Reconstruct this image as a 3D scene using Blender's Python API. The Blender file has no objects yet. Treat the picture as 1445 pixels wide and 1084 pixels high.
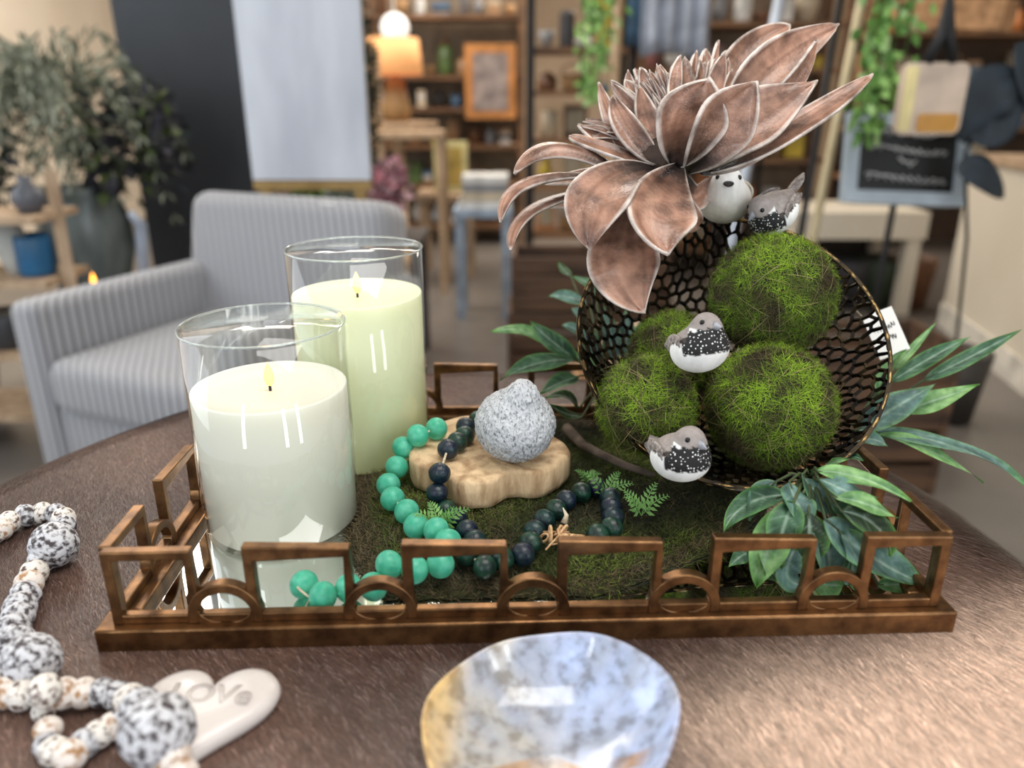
import bpy, math, random
import numpy as np
from mathutils import Vector, Matrix, noise, geometry
from math import sin, cos, pi, radians, sqrt, atan2

# ---------------------------------------------------------------- camera, world, light
T = 0.75            # height of the table top above the floor
HC = 0.37           # camera height above the table top
FP = 1090.0         # focal length in pixels of the 1445 px wide frame
TH = radians(20.5)  # downward pitch
CO = Vector((0, 0, T + HC))
S = bpy.context.scene
col = S.collection
cam_d = bpy.data.cameras.new('camera'); cam = bpy.data.objects.new('camera', cam_d); col.objects.link(cam)
cam.location = CO; cam.rotation_euler = (pi/2 - TH, 0, 0)
cam_d.sensor_fit = 'HORIZONTAL'; cam_d.sensor_width = 36; cam_d.lens = FP/1445*36
cam_d.clip_start = 0.02; cam_d.clip_end = 60
cam_d.dof.use_dof = True; cam_d.dof.focus_distance = 0.66; cam_d.dof.aperture_fstop = 3.0
S.camera = cam
S.view_settings.view_transform = 'Standard'; S.view_settings.look = 'None'
S.view_settings.gamma = 1; S.view_settings.use_curve_mapping = False
S.view_settings.exposure = 0.0
w = bpy.data.worlds.new('world'); S.world = w; w.use_nodes = True
w.node_tree.nodes['Background'].inputs[0].default_value = (0.86, 0.93, 1.0, 1)
w.node_tree.nodes['Background'].inputs[1].default_value = 0.88
def area(name, loc, rot, sx, sy, e, c=(1, 1, 1)):
    l = bpy.data.lights.new(name, 'AREA'); l.shape = 'RECTANGLE'; l.size = sx; l.size_y = sy; l.energy = e; l.color = c
    o = bpy.data.objects.new(name, l); col.objects.link(o); o.location = loc; o.rotation_euler = rot; return o
area('ceiling_and_fill_light', (0.5, 0.2, 3.1), (0, 0, 0), 1.5, 1.2, 44, (1, .97, .93))
area('ceiling_and_fill_light', (-0.9, 3.6, 3.2), (0, 0, 0), 2.2, 1.6, 95, (1, .93, .84))
area('ceiling_and_fill_light', (1.2, 6.4, 3.2), (0, 0, 0), 3.0, 1.6, 190, (1, .9, .78))
area('ceiling_and_fill_light', (-2.3, 4.6, 3.2), (0, 0, 0), 1.4, 1.6, 70, (1, .95, .88))  # added fill that brightens the upper left wall
area('window_light', (-2.9, 1.2, 1.9), (radians(90), 0, radians(-90)), 2.6, 1.9, 42, (.86, .93, 1))
area('window_light', (2.6, -1.6, 1.9), (radians(80), 0, radians(50)), .28, 2.0, 20, (.9, .95, 1))
area('window_light', (1.7, -2.4, 1.9), (radians(80), 0, radians(36)), .28, 2.0, 20, (.9, .95, 1))
area('window_light', (-1.5, -2.4, 1.9), (radians(80), 0, radians(-30)), .28, 2.0, 22, (.9, .95, 1))

def ray(x, y):
    u = (x - 722.5)/FP; v = (y - 542)/FP
    return Vector((u, cos(TH) - v*sin(TH), -(sin(TH) + v*cos(TH))))
def P(x, y, t): return CO + ray(x, y)*t
def PZ(x, y, z):
    r = ray(x, y); return CO + r*((HC - z)/-r.z)
def PY(x, y, Y):
    r = ray(x, y); return CO + r*(Y/r.y)
VR = Vector((1, 0, 0)); VU = Vector((0, sin(TH), cos(TH))); VC = Vector((0, -cos(TH), sin(TH)))
def view(a, b, c): return (VR*a + VU*b + VC*c).normalized()
R = random.Random(7); RN = np.random.default_rng(7)

# ---------------------------------------------------------------- materials
def lin(c):
    f = lambda v: (v/12.92 if v <= .04045 else ((v + .055)/1.055)**2.4)
    return tuple(f(v/255) for v in c[:3])
def L4(c): return lin(c) + (1,)
def nd(nt, t, **k):
    n = nt.nodes.new(t)
    for a, b in k.items(): setattr(n, a, b)
    return n
def mat(name, c1, c2=None, scale=8, rough=.5, metal=0, bump=0, bscale=None, bdist=.002, stretch=(1, 1, 1), attr=None,
        sss=0, sssr=.01, trans=0, coat=0, sheen=0, emit=None, es=0, lo=.35, hi=.65, detail=5, ior=1.45):
    m = bpy.data.materials.new(name); m.use_nodes = True; nt = m.node_tree; b = nt.nodes['Principled BSDF']; lk = nt.links.new
    tc = nd(nt, 'ShaderNodeTexCoord'); mp = nd(nt, 'ShaderNodeMapping'); mp.inputs['Scale'].default_value = stretch
    lk(tc.outputs['Object'], mp.inputs[0])
    nz = nd(nt, 'ShaderNodeTexNoise'); nz.inputs['Scale'].default_value = scale; nz.inputs['Detail'].default_value = detail
    lk(mp.outputs[0], nz.inputs['Vector'])
    cr = nd(nt, 'ShaderNodeValToRGB'); e = cr.color_ramp.elements
    e[0].position = lo; e[1].position = hi; e[0].color = L4(c1); e[1].color = L4(c2 or c1)
    lk(nz.outputs['Fac'], cr.inputs[0]); out = cr.outputs[0]
    if attr:
        at = nd(nt, 'ShaderNodeAttribute', attribute_name='Col')
        mx = nd(nt, 'ShaderNodeMix', data_type='RGBA', blend_type='MULTIPLY'); mx.inputs[0].default_value = 1
        lk(at.outputs['Color'], mx.inputs[6]); lk(out, mx.inputs[7]); out = mx.outputs[2]
    lk(out, b.inputs['Base Color'])
    b.inputs['Roughness'].default_value = rough; b.inputs['Metallic'].default_value = metal; b.inputs['IOR'].default_value = ior
    b.inputs['Transmission Weight'].default_value = trans; b.inputs['Coat Weight'].default_value = coat
    b.inputs['Subsurface Weight'].default_value = sss; b.inputs['Subsurface Scale'].default_value = sssr; b.inputs['Subsurface Radius'].default_value = (1, .95, .85)
    b.inputs['Sheen Weight'].default_value = sheen
    if emit: b.inputs['Emission Color'].default_value = L4(emit); b.inputs['Emission Strength'].default_value = es
    if bump:
        n2 = nd(nt, 'ShaderNodeTexNoise'); n2.inputs['Scale'].default_value = bscale or scale*3; n2.inputs['Detail'].default_value = 4
        lk(mp.outputs[0], n2.inputs['Vector'])
        bp = nd(nt, 'ShaderNodeBump'); bp.inputs['Strength'].default_value = bump; bp.inputs['Distance'].default_value = bdist
        lk(n2.outputs['Fac'], bp.inputs['Height']); lk(bp.outputs[0], b.inputs['Normal'])
    return m
_simple = {}
def sm(c, rough=.6, metal=0):
    k = (tuple(c), rough, metal)
    if k not in _simple:
        d = tuple(max(0, int(v*.82)) for v in c)
        _simple[k] = mat('surface', d, c, scale=9, rough=rough, metal=metal)
    return _simple[k]

# ---------------------------------------------------------------- mesh builder
def vnorm(v): return v.normalized() if v.length > 1e-9 else Vector((0, 0, 1))
def rootloc(o):
    while o.parent: o = o.parent
    return o.location
class MB:
    def __init__(s): s.v = []; s.f = []; s.c = []
    def add(s, vs, fs, c=None):
        k = len(s.v); s.v += [Vector(p) for p in vs]; s.f += [tuple(i + k for i in f) for f in fs]
        s.c += (list(c) if isinstance(c, list) else [c or (1, 1, 1)]*len(vs)); return s
    def box(s, c, size, m=None, c_=None):
        c = Vector(c); x, y, z = [d/2 for d in size]
        vs = [Vector((a*x, b*y, d*z)) for a in (-1, 1) for b in (-1, 1) for d in (-1, 1)]
        if m: vs = [m @ p for p in vs]
        return s.add([c + p for p in vs], [(0, 1, 3, 2), (4, 6, 7, 5), (0, 4, 5, 1), (2, 3, 7, 6), (0, 2, 6, 4), (1, 5, 7, 3)], c_)
    def beam(s, a, b, w, h, up=Vector((0, 0, 1))):
        a = Vector(a); b = Vector(b); d = vnorm(b - a); sd = vnorm(d.cross(up)); n = sd.cross(d); vs = []
        for p in (a, b):
            for i, j in ((-1, -1), (1, -1), (1, 1), (-1, 1)): vs.append(p + sd*i*w/2 + n*j*h/2)
        return s.add(vs, [(0, 1, 5, 4), (1, 2, 6, 5), (2, 3, 7, 6), (3, 0, 4, 7), (3, 2, 1, 0), (4, 5, 6, 7)])
    def tube(s, pts, r, n=8, closed=False, c=None):
        pts = [Vector(p) for p in pts]; N = len(pts); rr = r if isinstance(r, (list, tuple)) else [r]*N
        vs = []; nm = None
        for i, p in enumerate(pts):
            a = pts[(i - 1) % N] if closed or i else pts[0]; b = pts[(i + 1) % N] if closed or i < N - 1 else pts[-1]
            t = vnorm(b - a)
            if nm is None: nm = vnorm(t.cross(Vector((0, 0, 1)) if abs(t.z) < .9 else Vector((1, 0, 0))))
            else: nm = vnorm(nm - t*nm.dot(t))
            bn = t.cross(nm)
            for k in range(n):
                g = 2*pi*k/n; vs.append(p + (nm*cos(g) + bn*sin(g))*rr[i])
        fs = []
        for i in range(N if closed else N - 1):
            j = (i + 1) % N
            for k in range(n): fs.append((i*n + k, i*n + (k + 1) % n, j*n + (k + 1) % n, j*n + k))
        if not closed: fs += [tuple(range(n))[::-1], tuple((N - 1)*n + k for k in range(n))]
        return s.add(vs, fs, c)
    def strip(s, pts, w, d, side, closed=False):
        # flat bar: w across in the plane, d along 'side'
        pts = [Vector(p) for p in pts]; N = len(pts); vs = []
        for i, p in enumerate(pts):
            a = pts[(i - 1) % N] if closed or i else pts[0]; b = pts[(i + 1) % N] if closed or i < N - 1 else pts[-1]
            t = vnorm(b - a); n = vnorm(t.cross(side)); k = 1
            if 0 < i < N - 1 or closed:
                t1 = vnorm(p - a); k = 1/max(.5, t.dot(t1))
            for i2, j2 in ((-1, -1), (1, -1), (1, 1), (-1, 1)): vs.append(p + n*i2*w/2*k + side*j2*d/2)
        fs = []
        for i in range(N if closed else N - 1):
            j = (i + 1) % N
            for k in range(4): fs.append((i*4 + k, i*4 + (k + 1) % 4, j*4 + (k + 1) % 4, j*4 + k))
        if not closed: fs += [(3, 2, 1, 0), tuple((N - 1)*4 + k for k in range(4))]
        return s.add(vs, fs)
    def lathe(s, prof, c, n=32, m=None, sq=(1, 1)):
        c = Vector(c); vs = []; fs = []; K = len(prof)
        for r, z in prof:
            for k in range(n):
                g = 2*pi*k/n; p = Vector((r*cos(g)*sq[0], r*sin(g)*sq[1], z)); vs.append(c + (m @ p if m else p))
        for i in range(K - 1):
            for k in range(n): fs.append((i*n + k, i*n + (k + 1) % n, (i + 1)*n + (k + 1) % n, (i + 1)*n + k))
        if prof[0][0] > 1e-6: fs.append(tuple(range(n))[::-1])
        if prof[-1][0] > 1e-6: fs.append(tuple((K - 1)*n + k for k in range(n)))
        return s.add(vs, fs)
    def sph(s, c, r, n=20, k=12, sc=(1, 1, 1), m=None, fn=None, cf=None):
        c = Vector(c); vs = []; cs = []; fs = []
        for i in range(k + 1):
            ph = pi*i/k
            for j in range(n):
                g = 2*pi*j/n; d = Vector((sin(ph)*cos(g), sin(ph)*sin(g), cos(ph))); q = (fn(d) if fn else r)
                p = Vector((d.x*sc[0], d.y*sc[1], d.z*sc[2]))*q; cs.append(cf(p, d) if cf else (1, 1, 1)); vs.append(c + (m @ p if m else p))
        for i in range(k):
            for j in range(n): fs.append((i*n + j, (i + 1)*n + j, (i + 1)*n + (j + 1) % n, i*n + (j + 1) % n))
        return s.add(vs, fs, cs)
    def grid(s, fn, nu, nv, c=None):
        vs = []; cs = []
        for i in range(nu + 1):
            for j in range(nv + 1):
                q = fn(i/nu, j/nv)
                if isinstance(q, tuple): vs.append(q[0]); cs.append(q[1])
                else: vs.append(q); cs.append(c or (1, 1, 1))
        fs = [(i*(nv + 1) + j, (i + 1)*(nv + 1) + j, (i + 1)*(nv + 1) + j + 1, i*(nv + 1) + j + 1) for i in range(nu) for j in range(nv)]
        return s.add(vs, fs, cs)
    def prism(s, pts, z0, z1):
        n = len(pts); vs = [Vector((p[0], p[1], z0)) for p in pts] + [Vector((p[0], p[1], z1)) for p in pts]
        return s.add(vs, [tuple(range(n))[::-1], tuple(range(n, 2*n))] + [(i, (i + 1) % n, n + (i + 1) % n, n + i) for i in range(n)])
    def build(s, name, m, parent=None, smooth=True, bevel=0, solid=0, seg=2, sub=0):
        if parent: off = rootloc(parent)
        else:
            xs = [p.x for p in s.v]; ys = [p.y for p in s.v]; off = Vector(((min(xs) + max(xs))/2, (min(ys) + max(ys))/2, min(p.z for p in s.v)))
        me = bpy.data.meshes.new(name); me.from_pydata([p - off for p in s.v], [], s.f); me.update()
        if any(c != (1, 1, 1) for c in s.c):
            a = me.color_attributes.new('Col', 'FLOAT_COLOR', 'POINT')
            a.data.foreach_set('color', [x for c in s.c for x in (c[0], c[1], c[2], 1)])
        o = bpy.data.objects.new(name, me); col.objects.link(o); me.materials.append(m)
        if parent: o.parent = parent
        else: o.location = off
        if smooth:
            me.polygons.foreach_set('use_smooth', [True]*len(me.polygons))
            if smooth == 'auto': 
                me.set_sharp_from_angle(angle=radians(38))
        if solid: q = o.modifiers.new('solid', 'SOLIDIFY'); q.thickness = solid; q.offset = 0
        if bevel: q = o.modifiers.new('bevel', 'BEVEL'); q.width = bevel; q.segments = seg; q.limit_method = 'ANGLE'
        if sub: q = o.modifiers.new('sub', 'SUBSURF'); q.levels = sub; q.render_levels = sub
        return o
def thing(name, label, cat, loc, group=None):
    o = bpy.data.objects.new(name, None); col.objects.link(o); o.location = loc; o.empty_display_size = .05
    return tag(o, label, cat, group)
def tag(o, label, cat, group=None, kind=None):
    o['label'] = label; o['category'] = cat
    if group: o['group'] = group
    if kind: o['kind'] = kind
    return o
def struct(o): o['kind'] = 'structure'; return o
def ribbons(name, m, p0, d, nrm, ln, wd, cols, parent=None, segs=2, lift=.25, droop=-.3, off=None):
    # many thin tapering blades in ONE mesh (fur, moss)
    N = len(p0); d = d/np.linalg.norm(d, axis=1, keepdims=True); side = np.cross(d, nrm); side /= (np.linalg.norm(side, axis=1, keepdims=True) + 1e-9)
    off = np.array(off if off is not None else (rootloc(parent) if parent else (0, 0, 0)))
    V = np.zeros((N, segs + 1, 2, 3))
    for k in range(segs + 1):
        s = k/segs; c = p0 + d*(ln*s)[:, None] + nrm*((lift*s + droop*s*s)*ln)[:, None]; w_ = (wd*(1 - .85*s))[:, None]
        V[:, k, 0] = c - side*w_/2; V[:, k, 1] = c + side*w_/2
    V = V.reshape(-1, 3) - off
    b = (np.arange(N)*(segs + 1)*2)[:, None, None] + (np.arange(segs)*2)[None, :, None] + np.array([0, 1, 3, 2])[None, None]
    idx = b.reshape(-1).astype(np.int32); nf = N*segs
    me = bpy.data.meshes.new(name); me.vertices.add(len(V)); me.vertices.foreach_set('co', V.astype(np.float32).ravel())
    me.loops.add(len(idx)); me.loops.foreach_set('vertex_index', idx); me.polygons.add(nf)
    me.polygons.foreach_set('loop_start', (np.arange(nf)*4).astype(np.int32)); me.update(calc_edges=True); me.validate()
    a = me.color_attributes.new('Col', 'FLOAT_COLOR', 'POINT'); cc = np.ones((N, (segs + 1)*2, 4), np.float32); cc[:, :, :3] = cols[:, None, :]
    a.data.foreach_set('color', cc.ravel()); me.materials.append(m)
    o = bpy.data.objects.new(name, me); col.objects.link(o)
    if parent: o.parent = parent
    else: o.location = off
    return o
def ramp(*cs): return np.array([lin(c) for c in cs])
def txt_curve(name, body, size, m, parent, loc, rot, depth=.0006, ext=0):
    cu = bpy.data.curves.new(name, 'FONT'); cu.body = body; cu.size = size; cu.align_x = 'CENTER'; cu.align_y = 'CENTER'
    cu.fill_mode = 'NONE' if not ext else 'BOTH'; cu.bevel_depth = depth; cu.bevel_resolution = 1; cu.extrude = ext
    o = bpy.data.objects.new(name, cu); col.objects.link(o); dg = bpy.context.evaluated_depsgraph_get()
    me = bpy.data.meshes.new_from_object(o.evaluated_get(dg)); bpy.data.objects.remove(o)
    o = bpy.data.objects.new(name, me); col.objects.link(o); me.materials.clear(); me.materials.append(m)
    o.parent = parent; o.location = loc; o.rotation_euler = rot; return o
# ---------------------------------------------------------------- the room
m_conc = mat('polished_concrete', (88, 82, 78), (112, 106, 100), scale=1.3, rough=.34, bump=.05)
m_cream = mat('cream_plaster', (226, 212, 192), (234, 222, 204), scale=2, rough=.8)
m_ceil = mat('ceiling_paint', (214, 206, 192), (222, 214, 200), scale=2, rough=.85)
m_backw = mat('warm_brown_wall', (150, 132, 112), (172, 152, 130), scale=1.6, rough=.8)
def wallbox(name, c, s, m): o = MB().box(c, s).build(name, m, smooth=False); return struct(o)
wallbox('floor', (0.6, 3.9, -.05), (8.4, 11.8, .1), m_conc)
wallbox('wall_back', (0.6, 9.85, 1.65), (8.4, .1, 3.3), m_backw)
wallbox('wall_left', (-3.65, 5.7, 1.65), (.1, 8.2, 3.3), m_cream)
wallbox('wall_right', (4.85, 3.9, 1.65), (.1, 11.8, 3.3), m_cream)
wallbox('ceiling', (0.6, 3.9, 3.35), (8.4, 11.8, .1), m_ceil)

# ---------------------------------------------------------------- table and cowhide
TC = Vector((-.06, .56, 0))
m_tw = mat('dark_table_wood', (60, 40, 28), (92, 64, 44), scale=5, stretch=(1, 8, 8), rough=.45)
tb = thing('round_table', 'round dark wooden display table under the brown cowhide', 'table', (TC.x, TC.y, 0))
MB().lathe([(.0, T-.04), (.46, T-.04), (.475, T-.03), (.475, T-.012), (.465, T-.004), (0, T-.004)], TC, 64).build('tabletop', m_tw, tb, smooth='auto')
MB().lathe([(.06, .04), (.045, .12), (.035, .3), (.05, .5), (.09, T-.04)], TC, 24).build('pedestal', m_tw, tb)
MB().lathe([(.3, .0), (.3, .03), (.06, .045)], TC, 40).build('base', m_tw, tb, smooth='auto')
edge = [(0, 632), (70, 603), (140, 575), (265, 550), (420, 522), (620, 503), (760, 503), (1000, 530), (1180, 575), (1240, 604), (1300, 655), (1360, 722), (1445, 792)]
ep = []
for x, y in edge:
    p = PZ(x, y, 0); ep.append((atan2(p.y - TC.y, p.x - TC.x), sqrt((p.x - TC.x)**2 + (p.y - TC.y)**2)))
ep += [(-.5, .51), (-1.1, .56), (-1.57, .6), (-2.1, .58), (-2.7, .57)]
ep = [(a if a > -pi + 1e-6 else a + 2*pi, r) for a, r in ep]; ep.sort()
ea = np.array([a for a, r in ep]); er = np.array([r for a, r in ep])
ea = np.concatenate([ea - 2*pi, ea, ea + 2*pi]); er = np.tile(er, 3)
def hideR(g): return np.interp(g, ea, er) + .007*np.sin(g*9) + .005*np.sin(g*23 + 1)
def hidez(r, g):
    over = np.maximum(0, r - .455)
    return T + .0025 - 1.7*over**1.6*(1 + .25*np.sin(g*5 + .5))
def sstep(a, b, x): t = np.clip((x - a)/(b - a), 0, 1); return t*t*(3 - 2*t)
def fbm(x, y, s, seed=0):
    r = np.random.default_rng(seed); o = np.zeros_like(x); a = 1.
    for k in range(5):
        for q in range(3):
            th = r.uniform(0, 2*pi); o += a*np.sin((x*cos(th) + y*sin(th))*s + r.uniform(0, 6.28) + 1.3*np.sin((y*cos(th) - x*sin(th))*s*.7 + q))/3
        a *= .55; s *= 1.9
    return o
def hide_col(x, y):
    dark = ramp((66, 48, 43))[0]; mid = ramp((122, 94, 82))[0]; tan = ramp((236, 206, 184))[0]; choc = ramp((44, 28, 24))[0]
    n = fbm(x, y, 9, 3)
    c = dark[None]*(1 - sstep(-.6, 1, n))[:, None] + mid[None]*sstep(-.6, 1, n)[:, None]
    d = (.44 + (x - .118)*.283) - y                      # below this line the hide turns tan
    k = sstep(-.03, .075, d + .02*n)*sstep(.0, .2, x + .03*n)
    k2 = sstep(.33, .42, x)*sstep(.5, .6, y)
    c = c*(1 - k2[:, None]) + choc[None]*k2[:, None]
    return c*(1 - k[:, None]) + tan[None]*k[:, None]
hd = thing('cowhide_rug', 'brown cowhide with a tan patch draped over the round table', 'cowhide', (TC.x, TC.y, T))
NG, NR = 220, 40; mb = MB(); vs = []
G, RR = np.meshgrid(np.linspace(-pi, pi, NG, endpoint=False), np.linspace(0, 1, NR + 1)); Rg = hideR(G)*RR
X = TC.x + Rg*np.cos(G); Y = TC.y + Rg*np.sin(G); Z = hidez(Rg, G)
hc = hide_col(X.ravel(), Y.ravel())*.8
fs = [(i*NG + j, i*NG + (j + 1) % NG, (i + 1)*NG + (j + 1) % NG, (i + 1)*NG + j) for i in range(NR) for j in range(NG)]
mb.add(list(zip(X.ravel().tolist(), Y.ravel().tolist(), Z.ravel().tolist())), fs, [tuple(c) for c in hc.tolist()])
m_hide = mat('hide_leather', (255, 255, 255), attr=1, rough=.75)
mb.build('hide', m_hide, hd, solid=.002)
m_fur = mat('cow_hair', (255, 255, 255), attr=1, rough=.36); m_fur.node_tree.nodes['Principled BSDF'].inputs['Specular IOR Level'].default_value = .6
N = 330000
g = RN.uniform(-pi, pi, N*2); rr = np.sqrt(RN.uniform(0, 1, N*2))*hideR(g)
x = TC.x + rr*np.cos(g); y = TC.y + rr*np.sin(g)
keep = (y > .16) & ~((np.abs(x - .01) < .25) & (y > .52) & (y < .78)); x, y, g, rr = x[keep][:N], y[keep][:N], g[keep][:N], rr[keep][:N]; N = len(x)
ang = -1.15 + .55*fbm(x, y, 5, 5) + .9*sstep(.1, .45, x) + RN.normal(0, .16, N)
d = np.stack([np.cos(ang), np.sin(ang), np.zeros(N)], 1)
over = np.maximum(0, rr - .455); slope = -1.7*1.6*over**.6
d[:, 2] = slope*(d[:, 0]*np.cos(g) + d[:, 1]*np.sin(g)); nrm = np.stack([-slope*np.cos(g), -slope*np.sin(g), np.ones(N)], 1); nrm /= np.linalg.norm(nrm, axis=1, keepdims=True)
c = hide_col(x, y)*RN.uniform(.35, 1.5, N)[:, None]; pale = RN.uniform(0, 1, N) < .07; c[pale] = c[pale]*1.7 + .10
fur = ribbons('fur', m_fur, np.stack([x, y, hidez(rr, g) + .0005], 1), d, nrm, RN.uniform(.008, .016, N), np.full(N, .00055), c, hd, segs=2, lift=.26, droop=-.18)
fur['kind'] = 'stuff'

# ---------------------------------------------------------------- mirrored tray
m_bronze = mat('antique_bronze', (88, 62, 40), (134, 98, 64), scale=70, rough=.34, metal=.85, bump=.25, bscale=380, bdist=.0006)
m_mirror = mat('mirror_glass', (235, 238, 236), rough=.015, metal=1)
AL = radians(2.0); ex = Vector((cos(AL), sin(AL), 0)); ey = Vector((-sin(AL), cos(AL), 0)); ez = Vector((0, 0, 1))
O = Vector((-.291, .442, T + .001))    # front-left outer corner
TW, TD = .613, .400; BZ = .020; IN = .011
def tp(a, b, z): return O + ex*a + ey*b + ez*z
tr = thing('mirrored_tray', 'rectangular bronze metal tray with mirrored base and open railing', 'tray', tp(TW/2, TD/2, 0))
rotT = Matrix.Rotation(AL, 3, 'Z')
mb = MB()
bw = .024
mb.box(tp(TW/2, bw/2, BZ/2), (TW, bw, BZ), rotT); mb.box(tp(TW/2, TD - bw/2, BZ/2), (TW, bw, BZ), rotT)
mb.box(tp(bw/2, TD/2, BZ/2), (bw, TD - 2*bw, BZ), rotT); mb.box(tp(TW - bw/2, TD/2, BZ/2), (bw, TD - 2*bw, BZ), rotT)
mb.build('base_frame', m_bronze, tr, smooth=False, bevel=.0015)
MB().box(tp(TW/2, TD/2, .009), (TW - 2*bw + .002, TD - 2*bw + .002, .006), rotT).build('mirror', m_mirror, tr, smooth=False)
MZ = .004 + .009      # mirror surface above the table top
def rail(a, b, n):    # a,b tray coordinates of rail ends ; n arches
    A = tp(*a, 0); B = tp(*b, 0); L = (B - A).length; dx = vnorm(B - A); sd = dx.cross(ez); per = .1085 if n == 5 else (L - .153)/max(1, n - 1); e0 = (L - per*(n - 1))/2
    q = lambda s, z: A + dx*s + ez*z
    top = .0752; bar = .0072; ra = .0225; rt = .0480; cz = rt - ra; gap = .0206
    rl = bpy.data.objects.new('rail', None); col.objects.link(rl); rl.parent = tr
    mb = MB(); bz = BZ + .0035
    mb.strip([q(0.0, bz), q(L, bz)], bar, bar, sd); rb = mb.build('rail_bar', m_bronze, rl, smooth=False, bevel=.001)
    xs = [e0 + per*i for i in range(n)]
    def arch_z(off): return cz + sqrt(max(0, ra*ra - off*off))
    for i in range(n + 1):
        l = bar/2 if i == 0 else xs[i - 1] + gap; r = L - bar/2 if i == n else xs[i] - gap
        zl = BZ if i == 0 else arch_z(gap); zr = BZ if i == n else arch_z(gap)
        MB().strip([q(l, zl), q(l, top), q(r, top), q(r, zr)], bar, bar*1.15, sd).build('square_frame', m_bronze, rl, smooth=False, bevel=.001)
    for xc in xs:
        pts = [q(xc - ra, BZ)] + [q(xc - ra*cos(k*pi/20), cz + ra*sin(k*pi/20)) for k in range(21)] + [q(xc + ra, BZ)]
        MB().strip(pts, bar, bar*1.25, sd).build('arch', m_bronze, rl, smooth='auto', bevel=.0008)
        pts = [q(xc - (ra - .002)*cos(k*pi/20), cz + .004 - .0125*sin(k*pi/20)) for k in range(21)]
        MB().strip(pts, bar*.8, bar*1.1, sd).build('ring', m_bronze, rl, smooth='auto', bevel=.0008)
rail((IN, IN), (TW - IN, IN), 5); rail((IN, TD - IN), (TW - IN, TD - IN), 5)
rail((IN, IN + .004), (IN, TD - IN - .004), 3); rail((TW - IN, IN + .004), (TW - IN, TD - IN - .004), 3)

# ---------------------------------------------------------------- candles
def glass_mat():
    m = bpy.data.materials.new('clear_glass'); m.use_nodes = True; nt = m.node_tree; nt.nodes.clear(); lk = nt.links.new
    o = nd(nt, 'ShaderNodeOutputMaterial'); mx = nd(nt, 'ShaderNodeMixShader'); t = nd(nt, 'ShaderNodeBsdfTransparent'); gl = nd(nt, 'ShaderNodeBsdfGlossy')
    t.inputs[0].default_value = (.955, .968, .962, 1); gl.inputs['Roughness'].default_value = .02; gl.inputs['Color'].default_value = (1, 1, 1, 1)
    fr = nd(nt, 'ShaderNodeFresnel'); ge = nd(nt, 'ShaderNodeNewGeometry'); mr = nd(nt, 'ShaderNodeMapRange'); mr.inputs[3].default_value = 1.5; mr.inputs[4].default_value = 1/1.5; lk(ge.outputs['Backfacing'], mr.inputs[0]); lk(mr.outputs[0], fr.inputs[0])
    lk(fr.outputs[0], mx.inputs[0]); lk(t.outputs[0], mx.inputs[1]); lk(gl.outputs[0], mx.inputs[2]); lk(mx.outputs[0], o.inputs[0]); return m
m_glass = glass_mat()
m_rim = mat('polished_glass_rim', (235, 242, 240), rough=.05, trans=.8, ior=1.5)
m_waxf = mat('ivory_wax', (221, 218, 202), (226, 223, 208), scale=3, rough=.42, sss=.5, sssr=.02, emit=(238, 240, 215), es=.05)  # weak emission stands in for LED glow inside the wax
m_waxb = mat('glow_tinted_wax', (220, 222, 188), (225, 226, 194), scale=3, rough=.42, sss=.5, sssr=.02, emit=(236, 238, 160), es=.12)  # greenish LED glow put into the wax colour and a weak emission
m_flame = mat('flame', (255, 230, 160), emit=(255, 160, 36), es=5)
m_wick = mat('wick', (20, 18, 16), rough=.8)
def candle(cx, cy, z0, dia, wz, gz, wm, label):
    r = dia/2; b = Vector((cx, cy, T + z0)); t = thing('pillar_candle', label, 'candle', b)
    MB().lathe([(r - .003, .001), (r, .0035), (r, gz - z0)], b, 72).build('glass_cylinder', m_glass, t)
    MB().tube([b + Vector((r*cos(k*pi/36), r*sin(k*pi/36), gz - z0)) for k in range(72)], .0009, 6, closed=True).build('glass_rim', m_rim, t)
    w_ = r - .0022; h = wz - z0
    wx = MB().lathe([(0, .004), (w_ - .003, .004), (w_, .007), (w_, h - .002), (w_ - .0006, h - .0004), (w_ - .0022, h - .0008), (w_ - .006, h - .0035), (r*.6, h - .005), (r*.3, h - .0055), (0, h - .0055)], b, 72).build('wax', wm, t)
    fz = b + Vector((0, 0, h - .0055))
    MB().tube([fz, fz + Vector((0, 0, .006))], .0012, 8).build('wick', m_wick, t)
    MB().lathe([(0, .0035), (.0026, .0055), (.0042, .0105), (.0036, .016), (.0016, .022), (0, .0255)], fz, 16, sq=(1.1, .6)).build('flame', m_flame, t)
candle(-.203, .606, MZ, .131, .143, .196, m_waxf, 'shorter ivory candle in a clear glass cylinder, front left of the tray')
candle(-.153, .747, MZ, .131, .188, .2315, m_waxb, 'taller candle with painted greenish glow in a clear glass cylinder, behind the shorter one')

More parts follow.
